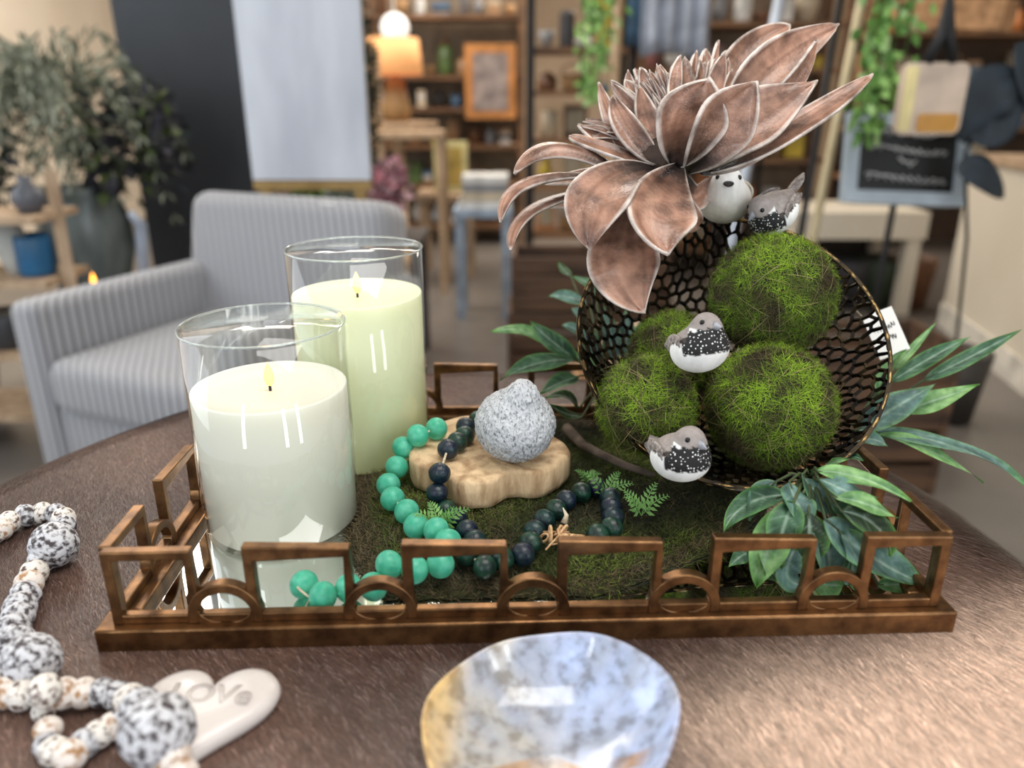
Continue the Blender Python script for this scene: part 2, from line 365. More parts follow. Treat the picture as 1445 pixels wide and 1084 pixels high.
# ---------------------------------------------------------------- moss sheet
m_mossb = mat('moss_base', (24, 28, 12), (52, 56, 24), scale=40, rough=.95, bump=.6, bscale=120)
m_moss = mat('moss_fibre', (255, 255, 255), attr=1, rough=.75)
def smooth_poly(pts, it=2):
    for _ in range(it):
        q = []
        for i in range(len(pts)):
            a, b = pts[i], pts[(i + 1) % len(pts)]; q += [(a[0]*.75 + b[0]*.25, a[1]*.75 + b[1]*.25), (a[0]*.25 + b[0]*.75, a[1]*.25 + b[1]*.75)]
        pts = q
    return pts
def inpoly(x, y, poly):
    r = np.zeros(x.shape, bool); n = len(poly)
    for i in range(n):
        x1, y1 = poly[i]; x2, y2 = poly[(i + 1) % n]
        k = ((y1 > y) != (y2 > y)) & (x < (x2 - x1)*(y - y1)/((y2 - y1) + 1e-12) + x1); r ^= k
    return r
mo = [(487, 722), (503, 655), (520, 633), (600, 628), (610, 585), (800, 580), (900, 600), (1040, 610), (1110, 640), (1085, 690), (1060, 735), (1010, 765), (930, 800), (850, 825), (750, 842), (660, 866), (575, 872), (548, 840), (512, 800), (490, 765)]
mp_ = [PZ(a, b, .024) for a, b in mo]; mpoly = smooth_poly([(p.x, p.y) for p in mp_], 2)
def intray(q):
    v = Vector((q[0], q[1], T)); b_ = (v - O).dot(ey)
    if b_ < .038: v += ey*(.038 - b_)
    return (v.x, v.y)
mpoly = [intray(q) for q in mpoly]
mcx = sum(p[0] for p in mpoly)/len(mpoly); mcy = sum(p[1] for p in mpoly)/len(mpoly)
mpoly = [(a + .004*noise.noise(Vector((a*60, b*60, 0))), b + .004*noise.noise(Vector((a*60, b*60, 5)))) for a, b in mpoly]
NM = len(mpoly)
def moss_z(k, x, y): # k 0 centre ..1 edge
    return .004 + .0085 + .014*math.exp(-(((x - .20)/.075)**2 + ((y - .665)/.055)**2)) + (.0115 + .0035*noise.noise(Vector((x*22, y*22, 1))))*(1 - max(0, k - .55)**2/.2025*.75)
mb = MB(); vs = []; K = 14
for i in range(K + 1):
    k = i/K
    for a, b in mpoly:
        x = mcx + (a - mcx)*k; y = mcy + (b - mcy)*k; vs.append((x, y, T + moss_z(k, x, y)))
for a, b in mpoly: vs.append((a, b, T + MZ + .0005))
fs = [(i*NM + j, (i + 1)*NM + j, (i + 1)*NM + (j + 1) % NM, i*NM + (j + 1) % NM) for i in range(K + 1) for j in range(NM)]
mb.add(vs, fs)
ms = thing('moss_sheet', 'flat dark green sheet of preserved moss lying on the mirrored tray', 'moss', (mcx, mcy, T + MZ))
mb.build('backing', m_mossb, ms)
def scatter_poly(poly, n):
    xs = [p[0] for p in poly]; ys = [p[1] for p in poly]; ox = []; oy = []; c = 0
    while c < n:
        x = RN.uniform(min(xs), max(xs), n*2); y = RN.uniform(min(ys), max(ys), n*2); k = inpoly(x, y, poly); ox.append(x[k]); oy.append(y[k]); c += k.sum()
    return np.concatenate(ox)[:n], np.concatenate(oy)[:n]
def poly_k(x, y):
    a = np.arctan2(y - mcy, x - mcx); pa = np.array([atan2(q[1] - mcy, q[0] - mcx) for q in mpoly]); pr = np.array([sqrt((q[0] - mcx)**2 + (q[1] - mcy)**2) for q in mpoly])
    o = np.argsort(pa); pa, pr = pa[o], pr[o]; pa = np.concatenate([pa - 2*pi, pa, pa + 2*pi]); pr = np.tile(pr, 3)
    return np.clip(np.sqrt((x - mcx)**2 + (y - mcy)**2)/np.interp(a, pa, pr), 0, 1)
n = 85000; x, y = scatter_poly(mpoly, n); k = poly_k(x, y)
z = np.array([T + moss_z(kk, a, b) for kk, a, b in zip(k.tolist(), x.tolist(), y.tolist())]) - .0012
a = RN.uniform(0, 2*pi, n); d = np.stack([np.cos(a), np.sin(a), RN.uniform(0, .9, n)], 1); nr = np.tile([0, 0, 1.], (n, 1)) + RN.normal(0, .35, (n, 3))
f = fbm(x, y, 26, 9); pal = ramp((34, 36, 14), (62, 74, 24), (108, 126, 40), (96, 82, 56), (38, 30, 24))
c = pal[1][None]*np.ones((n, 1)); gk = sstep(-.2, .9, f)[:, None]; c = c*(1 - gk) + pal[2]*gk; dk = sstep(.2, -.8, f)[:, None]; c = c*(1 - dk) + pal[0]*dk
br = RN.uniform(0, 1, n) < (.16 + .6*(k > .88) + .25*(x < .0)); c[br] = pal[3]*RN.uniform(.4, 1.3, (br.sum(), 1)); c *= RN.uniform(.5, 1.4, (n, 1))
ribbons('moss_fibres', m_moss, np.stack([x, y, z], 1), d, nr, RN.uniform(.004, .013, n), np.full(n, .00075), c, ms, lift=.2, droop=-.2)['kind'] = 'stuff'

# ---------------------------------------------------------------- moss balls
def moss_ball(name, c, r, label, seed, tone=0):
    t = thing(name, label, 'moss ball', c - Vector((0, 0, r)), 'moss balls piled in the metal bowl'); rn = np.random.default_rng(seed)
    MB().sph(c, r*.975, 40, 28, fn=lambda d: r*.975*(1 + .02*noise.noise(d*4 + Vector((seed, 0, 0))))).build('core', m_mossb, t)
    n = int(26000*(r/.058)**1.6); v = rn.normal(0, 1, (n, 3)); v /= np.linalg.norm(v, axis=1, keepdims=True)
    q = rn.normal(0, 1, (n, 3)); q -= v*(q*v).sum(1, keepdims=True); q /= np.linalg.norm(q, axis=1, keepdims=True)
    nz = np.array([noise.noise(Vector(p)*2.3 + Vector((seed*3.1, 1, 2))) + .5*noise.noise(Vector(p)*6 + Vector((seed, 5, 2))) for p in v.tolist()])
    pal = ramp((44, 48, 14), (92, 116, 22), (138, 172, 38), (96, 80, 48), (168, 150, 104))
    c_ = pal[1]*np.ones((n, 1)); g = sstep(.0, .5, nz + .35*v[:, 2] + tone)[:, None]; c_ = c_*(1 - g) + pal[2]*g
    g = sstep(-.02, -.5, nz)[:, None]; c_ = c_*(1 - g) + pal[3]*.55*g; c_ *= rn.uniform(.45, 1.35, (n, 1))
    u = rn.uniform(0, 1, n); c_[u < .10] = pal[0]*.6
    ln = rn.uniform(.004, .013, n); base = np.array(c)[None] + v*(r*(.955 + .03*rn.uniform(0, 1, (n, 1))))
    nr = v + rn.normal(0, .3, (n, 3)); nr /= np.linalg.norm(nr, axis=1, keepdims=True)
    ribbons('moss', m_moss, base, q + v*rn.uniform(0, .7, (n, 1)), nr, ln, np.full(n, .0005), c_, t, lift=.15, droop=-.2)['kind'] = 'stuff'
    k = 420; v = v[:k]; q = q[:k]; ln = rn.uniform(.02, .045, k); col_ = pal[3 + (rn.uniform(0, 1, k) < .45)]*rn.uniform(.5, 1.1, (k, 1)) if False else np.where((rn.uniform(0, 1, k) < .4)[:, None], pal[4]*.75, pal[3]*.8)*rn.uniform(.5, 1.1, (k, 1))
    base = np.array(c)[None] + v*r*.985
    ribbons('dry_stem', m_moss, base, q + v*.12, v, ln, np.full(k, .0006), col_, t, segs=5, lift=.25, droop=-.5*0 - .42)['kind'] = 'stuff'
    return t
KS = .955     # bowl group scale about its distance
BC = Vector((.2044, .6852, T + .157)); BR = .1442; BD = .086
bn = Vector((.02, -cos(radians(48)), sin(radians(48)))).normalized(); bu = Vector((0, sin(radians(48)), cos(radians(48)))); bu = (bu - bn*bu.dot(bn)).normalized(); br_ = bu.cross(bn)*1
bx = bu.cross(bn).normalized(); bx = -bx if bx.x < 0 else bx
m_rot = radians(4)
ball_top = P(1090, 417, .763*KS); moss_ball('moss_ball', ball_top, .0595*KS, 'upper right moss ball, highest in the bowl, with a brown patch of dry grass', 3)
ball_rt = P(1086, 574, .722*KS); moss_ball('moss_ball', ball_rt, .0583*KS, 'large bright moss ball low on the right of the bowl', 12, .12)
ball_lf = P(912, 572, .722*KS); moss_ball('moss_ball', ball_lf, .0452*KS, 'smaller moss ball at the lower left of the bowl beside the bowl wall', 21, .1)
ball_bk = P(950, 502, .792*KS); moss_ball('moss_ball', ball_bk, .0445*KS, 'moss ball half hidden at the back behind the perched bird', 33)

# ---------------------------------------------------------------- openwork bowl
m_gold = mat('worn_dark_gold', (60, 46, 26), (176, 146, 96), scale=160, rough=.38, metal=.8, bump=.3, bscale=200, bdist=.0006, lo=.38, hi=.68)
m_lat = mat('blackened_openwork_metal', (18, 15, 11), (66, 54, 32), scale=45, rough=.42, metal=.8, bump=.2, bscale=200, bdist=.0005, lo=.4, hi=.75)
def bowl_pt(r, g):   # r 0..1, g angle
    h = BD*(1 - r**2.7); rr = BR*r*(1 + .012*sin(3*g + 1)*r)
    return BC - bn*h + (bx*cos(g) + bu*sin(g))*rr + bn*(.004*sin(2*g)*r**3)
pts = []; rb = random.Random(5); rowsn = 17
ARC = [0]; 
for i in range(1, 201):
    a = bowl_pt((i - 1)/200, 0); b = bowl_pt(i/200, 0); ARC.append(ARC[-1] + (b - a).length)
LT = ARC[-1]
def inv(sv): return float(np.interp(sv*LT, ARC, np.linspace(0, 1, 201)))
tries = []; cell = .0113
s_ = 0
rows = int(LT/cell)
for i in range(rows + 1):
    sv = (i + .5)/(rows + .5); 
    if i == rows: sv = 1.0
    r = inv(sv); nn = max(5, int(2*pi*BR*r/(cell*1.12)))
    for j in range(nn):
        g = 2*pi*(j + .5*(i % 2) + (rb.uniform(-.3, .3)))/nn; r2 = inv(min(.999, sv + (rb.uniform(-.3, .3)/rows if i < rows else 0)))
        pts.append(Vector((r2*cos(g), r2*sin(g))))
sk = 130
for j in range(sk): pts.append(Vector((1.06*cos(2*pi*j/sk), 1.06*sin(2*pi*j/sk))))
vo, eo, fo, *_ = geometry.delaunay_2d_cdt(pts, [], [], 0, 1e-6)
cen = [sum((vo[i] for i in f), Vector((0, 0)))/3 for f in fo]; inc = {}
for k, f in enumerate(fo):
    for i in f: inc.setdefault(i, []).append(k)
polys = []
for i, ks in inc.items():
    if vo[i].length > 1.02 or len(ks) < 3: continue
    ks.sort(key=lambda k: atan2(cen[k].y - vo[i].y, cen[k].x - vo[i].x)); polys.append(ks)
used = sorted({k for p in polys for k in p}); ix = {k: n for n, k in enumerate(used)}
bowl = thing('openwork_metal_bowl', 'tilted dark gold openwork metal bowl holding moss balls', 'bowl', BC - Vector((0, 0, .11)))
mb = MB(); mb.add([bowl_pt(min(1.0, cen[k].length), atan2(cen[k].y, cen[k].x)) for k in used], [tuple(ix[k] for k in p) for p in polys])
lat = mb.build('lattice_wall', m_lat, bowl, smooth=False); wf = lat.modifiers.new('wire', 'WIREFRAME'); wf.thickness = .0050; wf.use_even_offset = False; wf.use_replace = True; wf.use_boundary = True
MB().tube([bowl_pt(1, 2*pi*k/140) + bn*.0006*sin(k*1.7) for k in range(140)], [.0019 + .0004*sin(k*2.3) for k in range(140)], 8, closed=True).build('rim', m_gold, bowl)

# ---------------------------------------------------------------- birds
def smin(a, b, k): h = max(0, min(1, .5 + .5*(b - a)/k)); return b*(1 - h) + a*h - k*h*(1 - h)
def star(sdf, rmax, n=64, k=40):
    def fn(d):
        lo, hi = 0, rmax
        for _ in range(22):
            m_ = (lo + hi)/2
            if sdf(d*m_) < 0: lo = m_
            else: hi = m_
        return lo
    return fn
def spotted(name='feathers'):
    m = mat(name, (240, 240, 240), (255, 255, 255), scale=160, attr=1, rough=.7, bump=.4, bscale=700, bdist=.0008, stretch=(1, 1, .3)); nt = m.node_tree; lk = nt.links.new; b = nt.nodes['Principled BSDF']
    src = b.inputs['Base Color'].links[0].from_socket
    at = nd(nt, 'ShaderNodeAttribute', attribute_name='Col'); vor = nd(nt, 'ShaderNodeTexVoronoi'); vor.inputs['Scale'].default_value = 410; vor.inputs['Randomness'].default_value = .6
    tc = nd(nt, 'ShaderNodeTexCoord'); lk(tc.outputs['Object'], vor.inputs['Vector'])
    lt = nd(nt, 'ShaderNodeMath', operation='LESS_THAN'); lt.inputs[1].default_value = .27; lk(vor.outputs['Distance'], lt.inputs[0])
    sep = nd(nt, 'ShaderNodeSeparateColor'); lk(at.outputs['Color'], sep.inputs[0])
    dk = nd(nt, 'ShaderNodeMath', operation='LESS_THAN'); dk.inputs[1].default_value = .013; lk(sep.outputs[1], dk.inputs[0])
    mu = nd(nt, 'ShaderNodeMath', operation='MULTIPLY'); lk(lt.outputs[0], mu.inputs[0]); lk(dk.outputs[0], mu.inputs[1])
    mx = nd(nt, 'ShaderNodeMix', data_type='RGBA'); lk(mu.outputs[0], mx.inputs[0]); lk(src, mx.inputs[6]); mx.inputs[7].default_value = (.8, .8, .78, 1)
    lk(mx.outputs[2], b.inputs['Base Color']); return m
m_bird = spotted(); m_feath = mat('grey_feather', (104, 94, 90), (168, 158, 152), scale=60, stretch=(1, 6, 6), rough=.7)
m_beak = mat('beak', (120, 122, 130), (170, 170, 176), scale=200, rough=.35); m_eye = mat('black_eye', (6, 6, 7), rough=.08); m_blackb = mat('black_beak', (26, 24, 26), rough=.5)
def bird(label, c, s, M3, style, tl_=.7):
    # local frame: +x forward (beak), +z up, body radius ~ s
    t = thing('feathered_bird', label, 'bird ornament', c - Vector((0, 0, s*.9)), 'small white and grey bird ornaments')
    def sdf(p):
        b = Vector((p.x/1.22, p.y/1.0, (p.z)/.88)); d1 = b.length - 1
        h = p - Vector((.62, 0, .72)); d2 = Vector((h.x/1.05, h.y, h.z)).length - .52
        tl = p - Vector((-.95, 0, .18)); d3 = Vector((tl.x, tl.y/.8, tl.z/.6)).length - .5
        return smin(smin(d1, d2, .42), d3, .4)
    W = lin((246, 245, 242)); CR = lin((206, 198, 184)); BK = (.012, .011, .012); GY = lin((128, 116, 110)); DG = lin((70, 60, 56)); LG = lin((176, 168, 164))
    def mixc(a, b, k): k = max(0, min(1, k)); return tuple(a[i]*(1 - k) + b[i]*k for i in range(3))
    def cf(p, d):
        p = p/s; nz = .10*noise.noise(p*7)
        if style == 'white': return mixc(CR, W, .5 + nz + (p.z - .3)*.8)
        z = p.z + nz
        hd = (p - Vector((.62, 0, .72))).length
        if z > .28 - .12*p.x*0 and p.x < .45: return mixc(GY, LG, .5 + 3*nz) if z > .42 else DG
        if hd < .60 and z > .58: return mixc(LG, GY, .5 + 3*nz)
        if p.x > .28 and z > -.18 - .1*(p.x) and abs(p.y) < .98 and z <= .62: return BK
        return W
    fn0 = star(sdf, 2.2); fn = lambda d: fn0(d)*s
    MB().sph(c, s, 96, 64, m=M3, fn=fn, cf=cf).build('body', m_bird, t)
    q = lambda x, y, z: c + M3 @ Vector((x, y, z))*s
    bk = MB(); fw = (M3 @ Vector((1, 0, -.28))).normalized(); zz = fw.to_track_quat('Z', 'Y').to_matrix()
    bk.lathe([(0, -.1*s), (.20*s, 0), (.14*s, .16*s), (0, .40*s)], q(1.1, 0, .66), 14, m=zz, sq=(.75, 1) if style != 'white' else (1.1, .6)); bk.build('beak', m_blackb if style == 'white' else m_beak, t)
    for sy in (-1, 1): MB().sph(q(.93, sy*.37, .86), s*.10, 12, 8).build('eye', m_eye, t)
    def feather(nm, a, b, wd, lift, cup=.2):
        A = Vector(a); B = Vector(b)
        def f(u, v):
            v = v*2 - 1; ww = wd*(sin(pi*min(1, u*.8 + .12))**.7)*(1 if u < .8 else (1 - (u - .8)*3)); p = A.lerp(B, u); side = Vector((0, 1, 0))*(1 if abs(lift) < .5 else 0) + Vector((.2, 0, 1))*(1 if abs(lift) >= .5 else 0)
            nn = Vector((0, 1 if lift > 0 else -1, 0)) if abs(lift) >= .5 else Vector((0, 0, 1))
            return c + M3 @ ((p + side*v*ww - nn*cup*v*v*ww)*s)
        MB().grid(f, 12, 6).build(nm, m_feath if style != 'white' else m_wfe, t, solid=s*.03)
    feather('tail', (-1.0, 0, .30), (-1.0 - tl_, 0, .30 + tl_*.35), .28, 0)
    for sy in (-1, 1): feather('wing', (.25, sy*1.0, .28), (-1.25, sy*.62, .38), .36, sy*1.0)
    return t
m_wfe = mat('cream_feather', (196, 188, 174), (226, 220, 210), scale=60, stretch=(1, 6, 6), rough=.7)
def frame(yaw, pitch=0, roll=0):   # yaw: direction of the beak, radians from +x, ccw seen from above
    return Matrix.Rotation(yaw, 3, 'Z') @ Matrix.Rotation(-pitch, 3, 'Y') @ Matrix.Rotation(roll, 3, 'X')
bird('cream white bird facing forward on the bowl rim under the flower', P(1022, 282, .765), .0262, frame(radians(-100), .05), 'white')
bird('dark grey spotted bird on the top moss ball, tail pointing right', P(1091, 301, .74), .0215, frame(radians(-150), -.5, -.1), 'grey', 1.2)
bird('grey and white bird perched between the moss balls in the middle of the bowl', P(987, 492, .63), .0222, frame(radians(-66), .42, .0), 'grey')
bird('white bellied spotted bird sitting low on the front rim of the bowl', P(960, 645, .62), .0222, frame(radians(-62), .22), 'grey')

# ---------------------------------------------------------------- wood slice, stone bird
wt = [(576, 646), (578, 630), (600, 606), (630, 590), (662, 585), (700, 590), (740, 598), (782, 611), (804, 628), (806, 642), (780, 659), (752, 667), (735, 665), (719, 666), (700, 675), (680, 680), (656, 681), (640, 676), (629, 667), (615, 660), (603, 656), (588, 654)]
WZ = .057; wp = smooth_poly([(PZ(a, b, WZ).x, PZ(a, b, WZ).y) for a, b in wt], 2); n = len(wp)
wx = sum(p[0] for p in wp)/n; wy = sum(p[1] for p in wp)/n; mb = MB(); vs = []
lay = [(.0, WZ), (.5, WZ), (.93, WZ), (.975, WZ - .001), (1.0, WZ - .004), (1.0, WZ - .013), (1.0, WZ - .022), (.98, WZ - .027), (.9, WZ - .029), (0, WZ - .029)]
for k, z in lay:
    for i, (a, b) in enumerate(wp): vs.append((wx + (a - wx)*k, wy + (b - wy)*k, T + z + (.0022*noise.noise(Vector((a*60, b*60, z*10))) if .3 < k else 0)))
mb.add(vs, [(i*n + j, i*n + (j + 1) % n, (i + 1)*n + (j + 1) % n, (i + 1)*n + j) for i in range(len(lay) - 1) for j in range(n)])
m_wood = mat('pale_raw_wood', (150, 116, 80), (220, 190, 150), scale=75, rough=.7, bump=.8, bscale=420, bdist=.0015, stretch=(1, 1, .3), lo=.3, hi=.6)
ws = mb.build('wood_slice', m_wood); [f.__setattr__('use_smooth', True) for f in ws.data.polygons]
tag(ws, 'pale scalloped wood slice lying on the moss under the stone bird', 'wood slice')
m_stone = mat('rough_grey_stone', (122, 124, 128), (204, 206, 209), scale=520, rough=.9, bump=1.0, bscale=420, bdist=.003, stretch=(1, 1, .5), lo=.32, hi=.5)
sc = PZ(727, 655, WZ) + Vector((0, .013, 0)); sc.z = T + WZ + .0335; SR = .0362
t = thing('stone_bird', 'round grey pumice-like bird figurine sitting on the wood slice', 'bird figurine', sc - Vector((0, 0, .0335)))
def sdf(p):
    d1 = Vector((p.x/1.0, p.y/1.0, p.z/.92)).length - 1; h = p - Vector((.18, -.28, .92)); return smin(d1, h.length - .37, .35)
fn0 = star(sdf, 2)
MB().sph(sc, SR, 120, 80, fn=lambda d: SR*(fn0(d) + .04*noise.noise(Vector((d.x*9, d.y*9, d.z*5))) + .03*noise.noise(d*22) + .015*noise.noise(d*45))).build('body', m_stone, t)
MB().lathe([(0, -.003), (.0042, 0), (.0025, .004), (0, .0062)], sc + Vector((.30, -.60, .90))*SR, 12, m=Vector((.2, -1, -.1)).to_track_quat('Z', 'Y').to_matrix()).build('beak', m_stone, t)

# ---------------------------------------------------------------- bead strands
m_jade = mat('frosted_sea_glass', (76, 200, 164), (118, 222, 190), scale=140, rough=.34, trans=.4, sss=.3, sssr=.01, ior=1.35)
m_darkb = [mat('dark_sea_glass', a, b, scale=150, rough=.4, bump=.7, bscale=420, bdist=.001, trans=.12, coat=.2) for a, b in (((8, 28, 30), (24, 70, 50)), ((8, 22, 34), (18, 60, 56)), ((12, 18, 46), (14, 44, 48)))]
m_cord = mat('twine', (186, 170, 140), (220, 208, 182), scale=200, rough=.9); m_raf = mat('raffia', (176, 134, 92), (224, 186, 140), scale=300, rough=.7)
def strand(name, label, cat, beads, r, mats, cordr=.0011, hole=True, wob=0):
    t = thing(name, label, cat, Vector((sum(p.x for p in beads)/len(beads), sum(p.y for p in beads)/len(beads), min(p.z for p in beads) - .009)))
    for i, p in enumerate(beads):
        rr = r[i] if isinstance(r, list) else r; a = beads[max(0, i - 1)]; b = beads[min(len(beads) - 1, i + 1)]; m = vnorm(b - a).to_track_quat('Z', 'Y').to_matrix()
        sd = i*1.7
        MB().sph(p, rr, 28, 18, sc=(1, 1, .93), m=m, fn=(lambda d: rr*(1 + wob*noise.noise(d*2.2 + Vector((sd, 0, 0))))) if wob else None).build('bead', (mats[1] if rr > .0115 and len(mats) > 2 else mats[R.randrange(len(mats))]), t)
    cp = []
    for i in range(len(beads) - 1):
        for k in range(4): cp.append(beads[i].lerp(beads[i + 1], k/4) + Vector((0, 0, .0006*sin(k*1.6))))
    cp.append(beads[-1]); MB().tube(cp, cordr, 6).build('cord', m_cord, t); return t
def z7(x, y): return 470 + x/3.012, 500 + y/3.012
lb = [(662 - 20, 586, .064), (616, 605, .068), (588, 616, .069), (571, 630, .058), (560, 659, .044), (548, 684, .037), (554, 704, .036), (574, 722, .036), (590, 743, .036), (613, 748, .037), (632, 765, .037), (618, 797, .037), (584, 803, .036), (546, 805, .036), (525, 822, .030), (497, 830, .026), (461, 840, .0245), (429, 825, .0245)]
lb = lb[1:]
def relax(bs, r, it=60):
    bs = [b.copy() for b in bs]
    for _ in range(it):
        for i in range(len(bs) - 1):
            d = bs[i + 1] - bs[i]; L = d.length
            if L < 2*r*.93: e = (2*r*.93 - L)/2; d.normalize(); bs[i] -= d*e*.5; bs[i + 1] += d*e*.5
    return bs
s1 = strand('bead_garland', 'translucent mint green glass bead garland draped over the wood slice', 'bead garland', relax([PZ(a, b, z) for a, b, z in lb], .0106), .0110, [m_jade])
e = PZ(429, 825, .0245)
MB().tube([e, e + Vector((-.006, -.004, .004)), e + Vector((.0, -.012, .004)), e + Vector((.008, -.014, -.002)), e + Vector((.004, -.02, -.008)), e + Vector((.012, -.024, -.009))], .001, 6).build('cord_tail', m_cord, s1)
db = [(600, 292, .069), (575, 312, .068), (558, 338, .067), (532, 368, .067), (490, 402, .067), (452, 513, .062), (447, 590, .047), (475, 655, .036), (525, 700, .034), (570, 752, .034), (603, 795, .034), (575, 852, .034), (645, 905, .034), (722, 870, .034), (805, 852, .034), (840, 802, .034), (857, 752, .034), (897, 706, .034), (948, 662, .034), (990, 622, .034), (1054, 588, .034), (1122, 568, .034), (1178, 618, .034), (1183, 655, .034), (1187, 690, .034), (1178, 735, .034), (1130, 766, .034)]
s2 = strand('bead_garland', 'dark blue green recycled glass bead garland looped on the moss', 'bead garland', relax([PZ(*z7(a, b), z) for a, b, z in db], .0092), .0097, m_darkb, wob=.03)
k0 = PZ(788, 757, .036); mb = MB()
for i in range(9):
    c = k0 + Vector((R.uniform(-.012, .010), R.uniform(-.006, .006), R.uniform(-.002, .003))); ax = Vector((R.uniform(-1, 1), R.uniform(-1, 1), R.uniform(-1, 1))).normalized(); ay = vnorm(ax.orthogonal()); az = ax.cross(ay); q = R.uniform(.004, .0075)
    mb.tube([c + (ay*cos(2*pi*j/14) + az*.6*sin(2*pi*j/14))*q for j in range(14)], .0012, 6, closed=True)
for i in range(5):
    a = k0 + Vector((R.uniform(-.005, .005), 0, 0)); mb.tube([a, a + Vector((R.uniform(-.01, .02), R.uniform(-.012, .006), .004)), a + Vector((R.uniform(-.02, .024), R.uniform(-.02, .01), .0))], .0008, 5)
mb.build('raffia_knot', m_raf, s2)
mb = MB(); k1 = PZ(796, 738, .04); mb.tube([k1, k1 + Vector((.002, .002, .006)), k1 + Vector((-.001, .004, .012))], [.003, .002, .0004], 6); mb.build('twine_tuft', m_cord, s2)
# ---------------------------------------------------------------- the big flower
def petal_mat():
    m = mat('painted_petal', (150, 142, 138), (255, 255, 255), scale=55, attr=1, rough=.36, bump=.5, bscale=260, bdist=.0015, lo=.3, hi=.62, coat=.15); nt = m.node_tree; lk = nt.links.new; b = nt.nodes['Principled BSDF']
    src = b.inputs['Base Color'].links[0].from_socket; tc = nd(nt, 'ShaderNodeTexCoord')
    n1 = nd(nt, 'ShaderNodeTexNoise'); n1.inputs['Scale'].default_value = 330; n1.inputs['Detail'].default_value = 3; n1.inputs['Distortion'].default_value = 1.2; lk(tc.outputs['Object'], n1.inputs['Vector'])
    r1 = nd(nt, 'ShaderNodeValToRGB'); e = r1.color_ramp.elements; e[0].position = .485; e[0].color = (0, 0, 0, 1); e[1].position = .5; e[1].color = (1, 1, 1, 1); x = e.new(.515); x.color = (0, 0, 0, 1); lk(n1.outputs['Fac'], r1.inputs[0])
    n2 = nd(nt, 'ShaderNodeTexNoise'); n2.inputs['Scale'].default_value = 34; lk(tc.outputs['Object'], n2.inputs['Vector'])
    r2 = nd(nt, 'ShaderNodeValToRGB'); e = r2.color_ramp.elements; e[0].position = .5; e[0].color = (0, 0, 0, 1); e[1].position = .68; e[1].color = (.62, .62, .62, 1); lk(n2.outputs['Fac'], r2.inputs[0])
    mu = nd(nt, 'ShaderNodeMath', operation='MULTIPLY'); lk(r1.outputs[0], mu.inputs[0]); lk(r2.outputs[0], mu.inputs[1])
    mx = nd(nt, 'ShaderNodeMix', data_type='RGBA'); lk(mu.outputs[0], mx.inputs[0]); lk(src, mx.inputs[6]); mx.inputs[7].default_value = L4((214, 200, 194)); lk(mx.outputs[2], b.inputs['Base Color']); return m
m_petal = petal_mat()
PB = lin((140, 97, 78)); PD = lin((36, 27, 26)); PW = lin((236, 224, 214)); PL = lin((192, 148, 124))
def mixc(a, b, k): k = max(0, min(1, k)); return tuple(a[i]*(1 - k) + b[i]*k for i in range(3))
def bez(b, m, t, s): c = m*2 - (b + t)*.5; return b*(1 - s)**2 + c*2*s*(1 - s) + t*s*s, (c - b)*(1 - s) + (t - c)*s
def blade(mb, b, m, t, w, nh, cup=.15, prof='petal', ns=22, nw=10, tipc=0, wave=.0, seed=0, colf=None, dark=.35, fold=0):
    rs = random.Random(seed); ph = rs.uniform(0, 6)
    def f(s, v):
        v = v*2 - 1; p, tg = bez(b, m, t, s); tg = vnorm(tg); side = vnorm(tg.cross(nh)); n = side.cross(tg)
        if prof == 'petal': pw = .16*(1 - s) + (s**.75)*((1 - s)**.72)*1.75
        elif prof == 'spike': pw = .3*(1 - s) + (s**.6)*((1 - s)**.7)*1.35
        elif prof == 'cup': pw = .14*(1 - s) + (sin(pi/2*min(1, s*1.45)))*max(0, 1 - max(0, (s - .5)/.5)**2.1)
        else: pw = .03*(1 - s) + (s**.8)*((1 - s)**1.15)*2.35
        ww = w/2*pw
        q = p + side*v*ww + n*(cup*ww*v*v) + n*(fold*ww*abs(v)) + n*(tipc*w*max(0, s - .55)**2*4)
        q = q + n*(wave*w*sin(s*7 + ph + (v > 0)*1.3)*abs(v)**2) + n*(.03*w*noise.noise(Vector((s*3, v*1.5, seed*1.3))))
        return (q, colf(s, v, seed))
    mb.grid(f, ns, nw); return mb
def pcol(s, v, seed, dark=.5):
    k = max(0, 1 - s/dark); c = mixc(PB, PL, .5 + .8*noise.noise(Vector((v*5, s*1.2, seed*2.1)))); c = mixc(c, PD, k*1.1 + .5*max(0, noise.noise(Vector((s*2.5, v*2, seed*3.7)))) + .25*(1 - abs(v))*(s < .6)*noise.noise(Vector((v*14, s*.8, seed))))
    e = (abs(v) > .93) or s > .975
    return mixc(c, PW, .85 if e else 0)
def z4(x, y): return 680 + x/2.464, 20 + y/2.464
fl = thing('foam_flower', 'huge brown lotus-like artificial flower with white edged petals above the bowl', 'artificial flower', Vector((P(935, 240, .70).x, P(935, 240, .70).y, T)))
